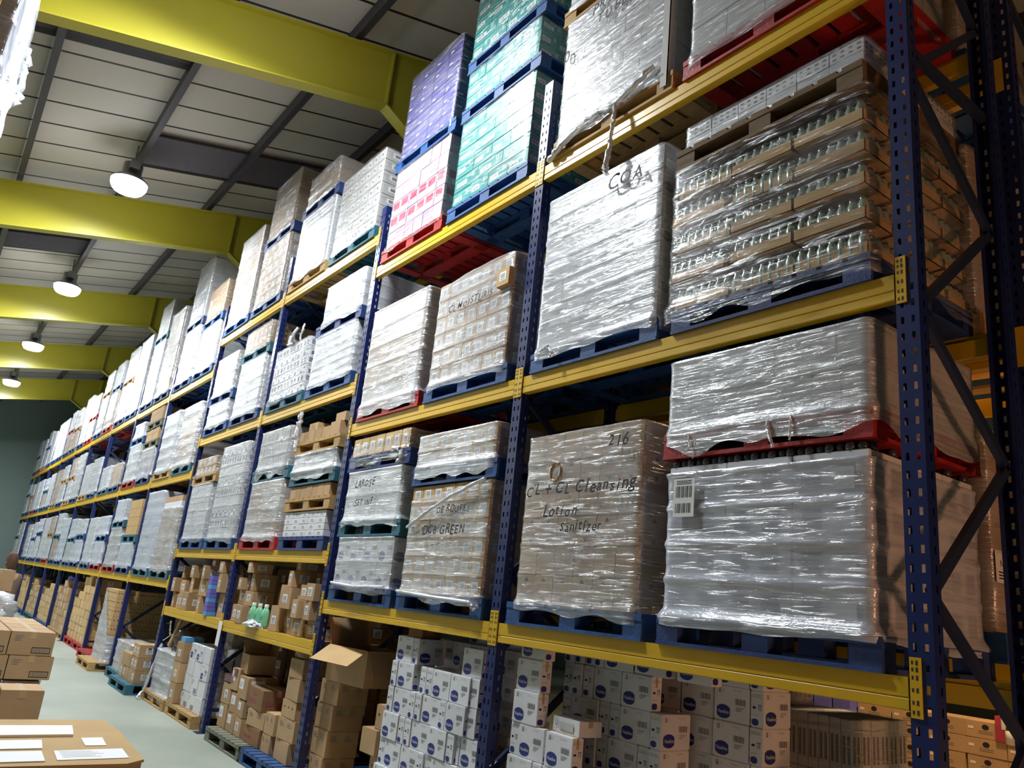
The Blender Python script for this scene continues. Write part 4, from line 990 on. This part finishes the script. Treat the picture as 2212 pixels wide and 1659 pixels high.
P8 = [(-4.62 + (x + 4.62) * 1.01, -2.46 + (y + 2.46) * 1.02) for x, y in pr]; pts = []
for j in range(7):
    a, c = P8[j], P8[(j + 1) % 7]; m_ = max(1, int(math.dist(a, c) / .05))
    pts += [(a[0] + (c[0] - a[0]) * t / m_, a[1] + (c[1] - a[1]) * t / m_) for t in range(m_)]
n = len(pts)
for r_ in range(16):
    for (x, y) in pts:
        q = 1 + .012 * noise.noise(V3((x * 4, y * 4, r_ * .9))); b.v.append((-4.62 + (x + 4.62) * q, -2.46 + (y + 2.46) * q, .02 + r_ * .0555))
for r_ in range(15):
    for j in range(n): b.f.append((r_ * n + j, r_ * n + (j + 1) % n, (r_ + 1) * n + (j + 1) % n, (r_ + 1) * n + j)); b.m.append(i)
link('stretch_wrap', b.mesh('stretch_wrap', True), o)
tag(o, 'large tan pallet box with papers on top, bottom left corner', 'box')
def sheet(pts, z, label, th=.002, group=None):
    b = MB(); prism(b, pts[::-1], 0, th, 'paper'); o = link('paper_sheet', b.mesh('paper_sheet'), None, (0, 0, z)); tag(o, label, 'paper', group)
    return o
zp = FLOOR + .911
o = sheet([(-4.36, -2.46), (-4.39, -2.16), (-4.18, -2.17), (-4.16, -2.47)], zp, 'printed white sheet nearest the right edge of the pallet box lid')
b = MB(); F = (V3((-4.34, -2.45, .0022)), V3((0, 1, 0)), V3((-1, 0, 0)))
for q in range(5): b.face([(-4.34 + .03 * q, -2.44, .0026), (-4.336 + .03 * q, -2.44, .0026), (-4.336 + .03 * q, -2.3 + .02 * (q % 3), .0026), (-4.34 + .03 * q, -2.3 + .02 * (q % 3), .0026)], 'greyp')
link('printed_text', b.mesh('printed_text'), o)
sheet([(-4.66, -2.3), (-4.67, -2.2), (-4.47, -2.215), (-4.47, -2.31)], zp, 'small white slip of paper in the middle of the pallet box lid')
sheet([(-4.95, -2.84), (-4.95, -2.30), (-4.7, -2.33), (-4.68, -2.84)], zp, 'thick white paper pile at the far edge of the pallet box lid', .012)
sheet([(-4.6, -2.8), (-4.61, -2.48), (-4.41, -2.5), (-4.4, -2.8)], zp, 'white sheet left of the small slip on the pallet box lid', .004)
sheet([(-4.35, -2.8), (-4.35, -2.51), (-4.14, -2.52), (-4.13, -2.8)], zp, 'white sheet at the near left corner of the pallet box lid', .004)
o = carton(-7.7, -2.24, FLOOR, .4, .3, .75, 'card', 'plain', 0, 'tall plain tan carton with taped top on the left of the aisle')
for r_ in range(4):
    for l in range(2):
        for c in range(4):
            x = -9.24 - .49 * r_; y = -2.08 - .385 * c + (.03 if l == 0 else 0)
            o = carton(x, y, -.675 - .215 * (2 - l), .48, .38, .213, 'card', 'text', 0, 'tan carton with framed print, rank %s, %s layer, %s from the aisle' % (WORDS[r_ + 1], ('lower', 'upper')[l], WORDS[c + 1]), 'tan cartons with framed print')
load(-9.98, -3.5, FLOOR + PH, 1.9, 1.57, .49, 2, 5, 4, 'cardd', 'plain', 'dark film-wrapped cartons under the framed-print cartons, left of aisle', film='film', near=0, amp=1.5)
for q in range(2): pallet(-9.45 - q * 1.2, -3.2, FLOOR, 'blue', 'blue pallet under the dark wrapped cartons left of aisle, %s' % ('nearer', 'farther')[q], False)
load(-12.5, -3.0, FLOOR, 1.1, 1.0, .9, 4, 4, 3, 'card', 'plain', 'tan wrapped stack left of the aisle under the white film heap', film='film', near=0, skirt=0)
o = crumple('film_heap', -12.35, -2.35, FLOOR + .91, .5, .45, .28, 'fold', 6); tag(o, 'white crumpled film heap on the left of the aisle', 'plastic film')
for l in range(5):
    for c in range(2):
        carton(-14.2, -2.12 - .42 * c, FLOOR + .31 * l, .45, .4, .305, 'card', 'plain', .02 * l, 'tan carton in the stack before the person, %s column, layer %s up' % (('aisle-side', 'inner')[c], WORDS[l + 1]), 'tan cartons before the person')
# left rack: only its high loads reach into the picture
for x in (-9.5, -6.7, -3.9):
    rack_frame(x, -4.45, 5.6, 'blue frame of the left-hand rack, %s from camera' % {-9.5: 'farthest', -6.7: 'middle', -3.9: 'nearest'}[x], False)
for x in (-8.1, -5.3):
    for y, s in ((-4.48, 1), (-3.49, -1)):
        m = beam_meshes(); o = empty('rack_beam', (x, y, 3.15 if x < -6 else 2.45), 0 if s > 0 else math.pi); link('beam', m['b'], o); link('end_connector', m['d'], o, (-1.4, 0, 0)); e = link('end_connector', m['d'], o, (1.4, 0, 0)); e.scale = (-1, 1, 1)
        tag(o, 'yellow beam of the left-hand rack, %s bay, %s side' % ('farther' if x < -6 else 'nearer', 'aisle' if s < 0 else 'rear'), 'rack beam')
pallet(-7.4, -4.48, 3.15, 'blue', 'blue pallet under the white load at upper left of picture', False)
o = load(-7.42, -4.46, 3.15 + PH, 1.16, .97, 1.3, 4, 4, 3, 'white', 'plain', 'glinting white film-wrapped load at the upper left edge of picture', film='filmh', near=1, amp=2.6, top='dip', skirt=.12)
tail(o, [(-.6, .5, 1.3), (-.62, .52, 1.0), (-.6, .53, .7)], .06, 41)
pallet(-5.95, -4.48, 2.45, 'blue', 'blue pallet under the nearer load of the left-hand rack', False)
load(-5.95, -4.44, 2.45 + PH, 1.1, .94, 1.9, 6, 4, 3, 'white', 'plain', 'pale film-wrapped load in the top left corner of picture', film='filmb', near=1, amp=2.)

# ------------------------------------------------------------------ person beyond the cartons
def skin(name, chains, k, parent, sub=1):
    vs = []; es = []; rad = []
    idx = {}
    for ch in chains:
        prev = None
        for (p, r) in ch:
            key = tuple(round(c, 4) for c in p)
            if key not in idx: idx[key] = len(vs); vs.append(p); rad.append(r)
            if prev is not None: es.append((prev, idx[key]))
            prev = idx[key]
    me = bpy.data.meshes.new(name); me.from_pydata(vs, es, []); o = bpy.data.objects.new(name, me); COL.objects.link(o)
    md = o.modifiers.new('Skin', 'SKIN'); md.use_smooth_shade = True
    for i, r in enumerate(rad): me.skin_vertices[0].data[i].radius = r if isinstance(r, tuple) else (r, r)
    me.skin_vertices[0].data[0].use_root = True
    s = o.modifiers.new('Sub', 'SUBSURF'); s.levels = sub; s.render_levels = sub
    dg = bpy.context.evaluated_depsgraph_get(); nm = bpy.data.meshes.new_from_object(o.evaluated_get(dg))
    nm.materials.clear(); nm.materials.append(M[k]); bpy.data.objects.remove(o)
    nm.polygons.foreach_set('use_smooth', [True] * len(nm.polygons))
    return link(name, nm, parent)
def person(loc, rz):
    root = empty('person', loc, rz)       # faces -x locally, leaning a little forward
    pel = (0, 0, .95); ab = (-.02, 0, 1.1); ch = (-.07, 0, 1.33); nk = (-.11, 0, 1.46); 
    hd = [((-.13, 0, 1.53), .05), ((-.14, 0, 1.59), .075), ((-.14, 0, 1.655), .08), ((-.13, 0, 1.71), .05)]
    def arm(s):
        sh = (-.08, .19 * s, 1.38); el = (-.2, .25 * s, 1.13); wr = (-.44, .2 * s, 1.08)
        c = [((ch), .14), (sh, .055), (el, .042), (wr, .03), ((-.5, .19 * s, 1.075), (.038, .018))]
        fs = []
        for q in range(4):
            yy = .19 * s + (q - 1.5) * .02; ln = (.07, .08, .075, .06)[q]
            fs.append([((-.5, .19 * s, 1.075), (.038, .018)), ((-.535, yy, 1.07), .009), ((-.535 - ln * .6, yy, 1.062), .008), ((-.535 - ln, yy, 1.045), .007)])
        fs.append([((-.5, .19 * s, 1.075), (.038, .018)), ((-.49, (.19 - .035) * s, 1.07), .01), ((-.52, (.19 - .05) * s, 1.06), .008)])
        return [c] + fs
    def leg(s): return [(pel, (.15, .12)), ((0, .1 * s, .85), .09), ((-.03, .11 * s, .48), .06), ((.03, .11 * s, .1), .042), ((-.08, .12 * s, .04), .04), ((-.15, .12 * s, .03), .03)]
    chains = [[(pel, (.15, .12)), (ab, (.13, .1)), (ch, (.14, .14)), (nk, .055)] + hd]
    for s in (1, -1): chains += arm(s); chains.append(leg(s))
    fb = skin('body', chains, 'skin', root, 2)
    b = MB(); b.lathe([(0, .0), (.012, .0), (.014, .015), (.004, .04), (0, .045)], 'skin', 6, (-.222, 0, 1.6)); link('nose', b.mesh('nose', True), root)
    for s in (1, -1):
        b = MB(); b.lathe([(0, -.009), (.008, -.004), (.008, .004), (0, .009)], 'black', 6, (-.208, .028 * s, 1.645)); link('eye', b.mesh('eye', True), root)
        b = MB(); b.lathe([(0, -.03), (.012, -.015), (.014, .01), (0, .03)], 'skin', 6, (-.13, .085 * s, 1.63)); link('ear', b.mesh('ear', True), root)
    b = MB(); b.box(-.213, -.206, -.022, .022, 1.575, 1.582, 'redp'); link('mouth', b.mesh('mouth'), root)
    skin('jacket', [[((0, 0, .9), (.175, .145)), (ab, (.165, .135)), (ch, (.175, .165)), ((-.1, 0, 1.44), (.09, .08))], [(ch, (.175, .165)), ((-.08, .2, 1.37), .08), ((-.2, .255, 1.13), .062), ((-.42, .205, 1.085), .045)], [(ch, (.175, .165)), ((-.08, -.2, 1.37), .08), ((-.2, -.255, 1.13), .062), ((-.42, -.205, 1.085), .045)]], 'jack', root, 2)
    skin('trousers', [[((0, 0, .97), (.165, .135)), ((0, .1, .83), .105), ((-.03, .112, .48), .078), ((.03, .112, .12), .065)], [((0, 0, .97), (.165, .135)), ((0, -.1, .83), .105), ((-.03, -.112, .48), .078), ((.03, -.112, .12), .065)]], 'trou', root, 2)
    crumple('hair', -.105, 0, 1.56, .1, .1, .18, 'hair', 2, root, n=14, amp=.15, flat=False).location.z = 1.655
    root.children[-1].scale = (1, 1, .62)
    return tag(root, 'person with brown hair and taupe jacket standing behind the tan carton stack', 'person')
person((-17.6, -1.62, FLOOR), .5)

# ------------------------------------------------------------------ building
SL = .224; YC = -3.2; Z0 = 5.03
def zb_(y): return Z0 + SL * (y - YC)
XW = -38.9
b = MB(); b.box(XW - .2, 9, -14, 15, FLOOR - .1, FLOOR, 'floor'); struct('floor', b.mesh('floor'))
me = MB(); y0, y1 = -14, 15
me.extr([(y0, zb_(y0) + 1.04), (y1, zb_(y1) + 1.04), (y1, zb_(y1) + 1.2), (y0, zb_(y0) + 1.2)], XW - .2, 9, 'ceil'); struct('ceiling', me.mesh('ceiling'))
for nme, bx in (('wall_far', (XW - .2, XW, -14, 15)), ('wall_near', (9, 9.2, -14, 15)), ('wall_left', (XW - .2, 9.2, -14.2, -14)), ('wall_right', (XW - .2, 9.2, 15, 15.2))):
    b = MB(); b.box(bx[0], bx[1], bx[2], bx[3], FLOOR, 11, 'wall'); struct(nme, b.mesh(nme))
RO = ['nearest', 'second', 'third', 'fourth', 'fifth', 'farthest', 'last']
def rafter(x, label):
    o = empty('roof_rafter', (x, 0, 0)); W2 = .09; yk = .1
    bot = [(-14, zb_(-14)), (yk, zb_(yk)), (1.0, zb_(yk) - .55)]; top = lambda y: zb_(y) + .76
    b = MB(); b.extr([(-14, zb_(-14)), (yk, zb_(yk)), (1.0, zb_(yk) - .55), (1.0, top(1.0)), (-14, top(-14))], -.008, .008, 'raft'); link('web', b.mesh('web'), o)
    b = MB()
    for (a, c) in ((bot[0], bot[1]), (bot[1], bot[2])): b.extr([a, c, (c[0], c[1] - .018), (a[0], a[1] - .018)], -W2, W2, 'raft')
    link('bottom_flange', b.mesh('bottom_flange'), o)
    b = MB(); b.extr([(-14, top(-14)), (15, top(15)), (15, top(15) - .018), (-14, top(-14) - .018)], -W2, W2, 'raft'); link('top_flange', b.mesh('top_flange'), o)
    b = MB(); b.extr([(yk - .01, zb_(yk) - .01), (yk + .01, zb_(yk) - .01), (yk + .01, top(yk)), (yk - .01, top(yk))], -W2, W2, 'raft'); link('stiffener', b.mesh('stiffener'), o)
    b = MB(); b.extr([(1.15, zb_(1.15)), (15, zb_(15)), (15, top(15)), (1.15, top(1.15))], -.008, .008, 'raft'); b.extr([(1.15, zb_(1.15)), (15, zb_(15)), (15, zb_(15) - .018), (1.15, zb_(1.15) - .018)], -W2, W2, 'raft'); link('far_side_span', b.mesh('far_side_span'), o)
    if x < -5:
     b = MB(); b.box(-W2, W2, .99, 1.01, FLOOR, top(1.0) - .02, 'raft'); b.box(-W2, W2, 1.13, 1.15, FLOOR, top(1.0) - .02, 'raft'); b.box(-.008, .008, 1.01, 1.13, FLOOR, top(1.0) - .02, 'raft'); link('column', b.mesh('column'), o)
    return tag(o, label, 'roof beam')
for k, x in enumerate((-1.81, -8.01, -14.2, -20.4, -26.6, -32.8)):
    rafter(x, 'yellow steel roof rafter, %s from the camera' % ('overhead and nearest' if k == 0 else ORD[k + 1]))
pi = 0
y = -3.28 - 1.455 * 6
names = []
while y < 13:
    pi += 1
    b = MB(); b.extr([(0, 0), (.09, .02), (.09, .03), (.012, .015), (.012, .2), (.0, .2)], XW, 9, 'purl') ; me_ = b.mesh('roof_purlin')
    o = link('roof_purlin', me_, None, (0, y - .045, zb_(y - .045) + .825)); tag(o, 'long grey roof purlin, number %s counted from the left wall' % WORDS[pi], 'roof purlin')
    y += 1.455
# corrugated rooflight strips
def rooflight(x0, x1, ya, yb, label):
    b = MB(); n = 7; prof = []
    w = (x1 - x0)
    for i in range(n * 2 + 1): prof.append((x0 + w * i / (2 * n), .075 * (i % 2)))
    i_ = b.mi('sky'); m = len(prof)
    for yy in (ya, yb):
        for xx, dz in prof: b.v.append((xx, yy, zb_(yy) + .95 + dz))
    for j in range(m - 1): b.f.append((j, j + 1, m + j + 1, m + j)); b.m.append(i_)
    for xe in (x1,):
        b.box(xe - .02, xe + .0, min(ya, yb), min(ya, yb) + .001, zb_(ya) + .98, zb_(ya) + 1.0, 'sky')
    o = link('rooflight', b.mesh('rooflight')); tag(o, label, 'rooflight')
    g = MB(); g.extr([(ya, zb_(ya) + .995), (yb, zb_(yb) + .995), (yb, zb_(yb) + 1.035), (ya, zb_(ya) + 1.035)], x0 - .22, x0 - .02, 'black'); link('gutter_gap', g.mesh('gutter_gap'), o)
rooflight(-13.0, -11.95, -1.8, 3.9, 'grey corrugated rooflight strip between second and third rafters')
rooflight(-9.75, -8.9, -4.7, -1.85, 'grey corrugated rooflight strip beside the second rafter')
rooflight(-18.1, -17.2, -6.2, -1.84, 'grey corrugated rooflight strip between third and fourth rafters')
rooflight(-24.0, -23.1, -6.2, -1.84, 'grey corrugated rooflight strip between fourth and fifth rafters')
# lamps
LZ = 5.67
def lamp(x, y, z, label):
    o = empty('high_bay_lamp', (x, y, z)); zc = zb_(y) + 1.0 - z
    b = MB(); b.lathe([(.265, 0), (.27, .02), (.2, .08), (.14, .1), (.14, .3), (.0, .3)], 'steel', 24); link('housing', b.mesh('housing', True), o)
    b = MB(); b.lathe([(.262, .01), (.258, -.06), (.225, -.12), (.2, -.14)], 'glow', 24); link('refractor', b.mesh('refractor', True), o)
    b = MB(); b.lathe([(.2, -.14), (.12, -.147), (0, -.15)], 'lens', 24); link('lens', b.mesh('lens', True), o)
    b = MB(); b.tube([(0, 0, .3), (0, 0, zc)], .012, 'steel'); link('hanger', b.mesh('hanger'), o)
    b = MB(); b.box(.1, .22, -.07, .07, .16, .3, 'steel'); link('control_gear', b.mesh('control_gear'), o)
    return tag(o, label, 'ceiling lamp')
for k in range(5):
    lamp(-6.3 - 6.2 * k, -1.92, LZ, 'bright round high-bay lamp over the aisle, %s from the camera' % ORD[k + 1])
for k in range(2):  # two out-of-view lamps added to brighten the far wall
    lamp(-20 - 11.5 * k, -8.6, 4.45, 'high-bay lamp beyond the left-hand rack, %s from the camera' % ORD[k + 1])
def light(name, kind, loc, energy, col, size=.3, rot=None):
    l = bpy.data.lights.new(name, kind); l.energy = energy; l.color = col
    if kind == 'AREA': l.shape = 'DISK'; l.size = size
    else: l.shadow_soft_size = size
    if kind == 'SPOT': l.spot_size = 2.1; l.spot_blend = .5
    o = bpy.data.objects.new(name, l); COL.objects.link(o); o.location = loc
    if rot: o.rotation_euler = rot
    return o
# sodium lamps of the neighbouring aisle and an inferred, unseen warm source low on the right
light('warm_aisle_light', 'SPOT', (-2.6, 3.25, 3.8), 700, (1, .66, .34), .25)
light('warm_aisle_light', 'SPOT', (-10, 3.25, 3.8), 260, (1, .7, .4), .25)
light('warm_right_light', 'POINT', (2.2, -.5, -.5), 130, (1, .45, .22), .2)
wd = bpy.data.worlds.new('World'); SC.world = wd; wd.use_nodes = True
wd.node_tree.nodes['Background'].inputs[0].default_value = (.6, .75, 1, 1); wd.node_tree.nodes['Background'].inputs[1].default_value = .012

# ------------------------------------------------------------------ leave out loose cartons nothing shows; merge the smallest beyond 300
bpy.context.view_layer.update()
HIDDEN = [103, 104, 105, 106, 111, 112, 113, 114, 119, 120, 121, 122, 140, 148, 154, 155, 156, 163, 164, 165, 166, 167, 174, 175, 176, 195, 196, 201, 202, 207, 208, 213, 214, 219, 220, 225, 226, 231, 232, 237, 238, 449, 450, 451, 452, 453, 454, 455, 456, 457, 462, 468, 469, 470, 471, 531, 532, 533, 534, 535, 536, 537, 538, 539, 540, 541, 755, 756, 757, 758, 782, 808, 817, 818, 837, 845, 853, 861]   # loose cartons, by order of making, that nothing shows
MERGED = [7, 8, 9, 10, 11, 12, 13, 14, 15, 16, 17, 18, 19, 20, 21, 22, 23, 24, 25, 26, 27, 30, 31, 32, 33, 49, 50, 51, 52, 53, 54, 55, 56, 60, 61, 62, 63, 64, 65, 66, 67, 68, 69, 70, 71, 72, 73, 74, 75, 76, 77, 78, 79, 80, 81, 82, 83, 87, 88, 97, 100, 101, 102, 107, 108, 109, 110, 115, 116, 117, 118, 123, 124, 125, 126, 127, 128, 129, 133, 134, 135, 136, 137, 138, 139, 141, 142, 143, 144, 145, 146, 147, 149, 150, 151, 152, 153, 157, 158, 159, 160, 161, 162, 168, 169, 170, 171, 172, 173, 197, 198, 199, 200, 203, 204, 205, 206, 209, 210, 211, 212, 215, 216, 217, 218, 221, 222, 223, 224, 229, 230, 239, 240, 244, 245, 246, 247, 248, 249, 250, 251, 253, 254, 255, 256, 257, 258, 259, 260, 262, 263, 264, 265, 266, 267, 268, 269, 271, 272, 273, 274, 275, 276, 277, 278, 279, 280, 281, 282, 283, 284, 285, 286, 287, 288, 289, 290, 291, 292, 293, 294, 295, 296, 297, 298, 299, 300, 301, 302, 303, 304, 305, 306, 307, 308, 309, 310, 311, 312, 313, 314, 315, 316, 317, 318, 319, 320, 321, 322, 323, 324, 325, 326, 327, 328, 329, 330, 331, 332, 333, 334, 335, 336, 337, 338, 339, 340, 341, 342, 343, 344, 345, 346, 347, 348, 349, 350, 351, 352, 353, 354, 355, 356, 357, 358, 359, 360, 361, 362, 363, 364, 365, 366, 367, 368, 369, 370, 371, 372, 373, 374, 375, 376, 377, 378, 379, 380, 381, 382, 383, 384, 385, 386, 387, 388, 389, 390, 391, 392, 393, 394, 395, 396, 397, 398, 399, 402, 403, 404, 406, 407, 408, 409, 410, 411, 412, 413, 415, 420, 424, 427, 429, 430, 434, 435, 439, 440, 441, 444, 445, 446, 447, 448, 458, 459, 463, 464, 465, 466, 467, 472, 473, 474, 475, 476, 477, 478, 479, 480, 481, 482, 483, 484, 485, 486, 502, 503, 504, 505, 506, 507, 508, 509, 511, 512, 513, 527, 528, 529, 530, 577, 578, 579, 580, 581, 613, 614, 615, 616, 617, 620, 627, 628, 644, 645, 646, 647, 648, 650, 652, 655, 667, 669, 670, 671, 673, 674, 675, 676, 677, 678, 679, 680, 681, 682, 683, 684, 685, 686, 687, 688, 689, 690, 691, 694, 695, 696, 698, 699, 700, 701, 702, 703, 704, 705, 706, 707, 708, 709, 710, 711, 712, 713, 714, 715, 716, 717, 718, 719, 720, 721, 722, 723, 724, 725, 726, 727, 728, 729, 730, 731, 732, 733, 734, 735, 736, 737, 738, 739, 740, 741, 742, 743, 744, 745, 746, 747, 748, 749, 750, 751, 752, 753, 754, 759, 760, 761, 762, 783, 786, 797, 804, 807, 809, 810, 816, 819, 820, 821, 822, 823, 824, 825, 827, 833, 838, 839, 840, 841, 846, 847, 848, 849, 854, 855, 856, 857, 862, 863, 864, 865, 866, 867, 868]   # loose cartons that belong to the one stuff object
LOOSE = [o for o in TAGGED if o.name.split('.')[0] == 'carton' and o.parent is None]
KIND = ['keep'] * len(LOOSE)
for i in HIDDEN: KIND[i] = 'out'
for i in MERGED: KIND[i] = 'stuff'
if HIDDEN:
    b = MB()
    for o, c in zip(LOOSE, KIND):
        if c == 'keep': continue
        if c == 'stuff':
            n = len(b.v); b.v += [tuple(o.matrix_world @ v.co) for v in o.data.vertices]; ks = [k for m in o.data.materials for k in M if M[k] == m]
            for p in o.data.polygons: b.f.append(tuple(n + v for v in p.vertices)); b.m.append(b.mi(ks[p.material_index]))
    TAGGED = [o for o in TAGGED if o not in set(q for q, c in zip(LOOSE, KIND) if c != 'keep')]
    bpy.data.batch_remove([o for o, c in zip(LOOSE, KIND) if c != 'keep'])
    if b.v: g = link('cartons', b.mesh('cartons')); g['kind'] = 'stuff'; tag(g, 'the many small distant or half-hidden loose cartons along the ground level of the rack', 'boxes')

# ------------------------------------------------------------------ everything stands on a floor at z = 0
bpy.context.view_layer.update()
for o in list(COL.objects):
    if o.parent is None: o.location.z += ZS
yaw, pit, rol, FPX, D = 9.55117588e-01, 2.76801366e-01, 1.04666643e-01, 1.69557337e+03, 3.19513502
f = V3((-math.sin(yaw) * math.cos(pit), math.cos(yaw) * math.cos(pit), math.sin(pit)))
r = f.cross(V3((0, 0, 1))).normalized(); u = r.cross(f)
r2 = r * math.cos(rol) + u * math.sin(rol); u2 = -r * math.sin(rol) + u * math.cos(rol)
cam = bpy.data.cameras.new('Camera'); co = bpy.data.objects.new('Camera', cam); COL.objects.link(co)
mt = Matrix((r2, u2, -f)).transposed().to_4x4(); mt.translation = V3((0, -D, ZS)); co.matrix_world = mt
cam.sensor_width = 36; cam.lens = FPX / 2212 * 36; cam.clip_end = 200; cam.clip_start = .05
SC.camera = co
vs = SC.view_settings; vs.view_transform = 'Standard'; vs.look = 'None'; vs.gamma = 1; vs.exposure = EXPO; vs.use_curve_mapping = False
cy = SC.cycles
cy.max_bounces = 7; cy.diffuse_bounces = 3; cy.glossy_bounces = 2; cy.transmission_bounces = 2; cy.transparent_max_bounces = 7
cy.sample_clamp_indirect = 4; cy.caustics_reflective = False; cy.caustics_refractive = False
cy.use_denoising = True; cy.use_adaptive_sampling = True; cy.adaptive_threshold = .03; cy.use_light_tree = True
labs = {}
for o in TAGGED: labs.setdefault(o['label'], []).append(o.name)
for k, v in labs.items():
    if len(v) > 1: print('DUPLABEL', len(v), k)
print('THINGS', len(TAGGED), 'OBJECTS', len(bpy.data.objects))
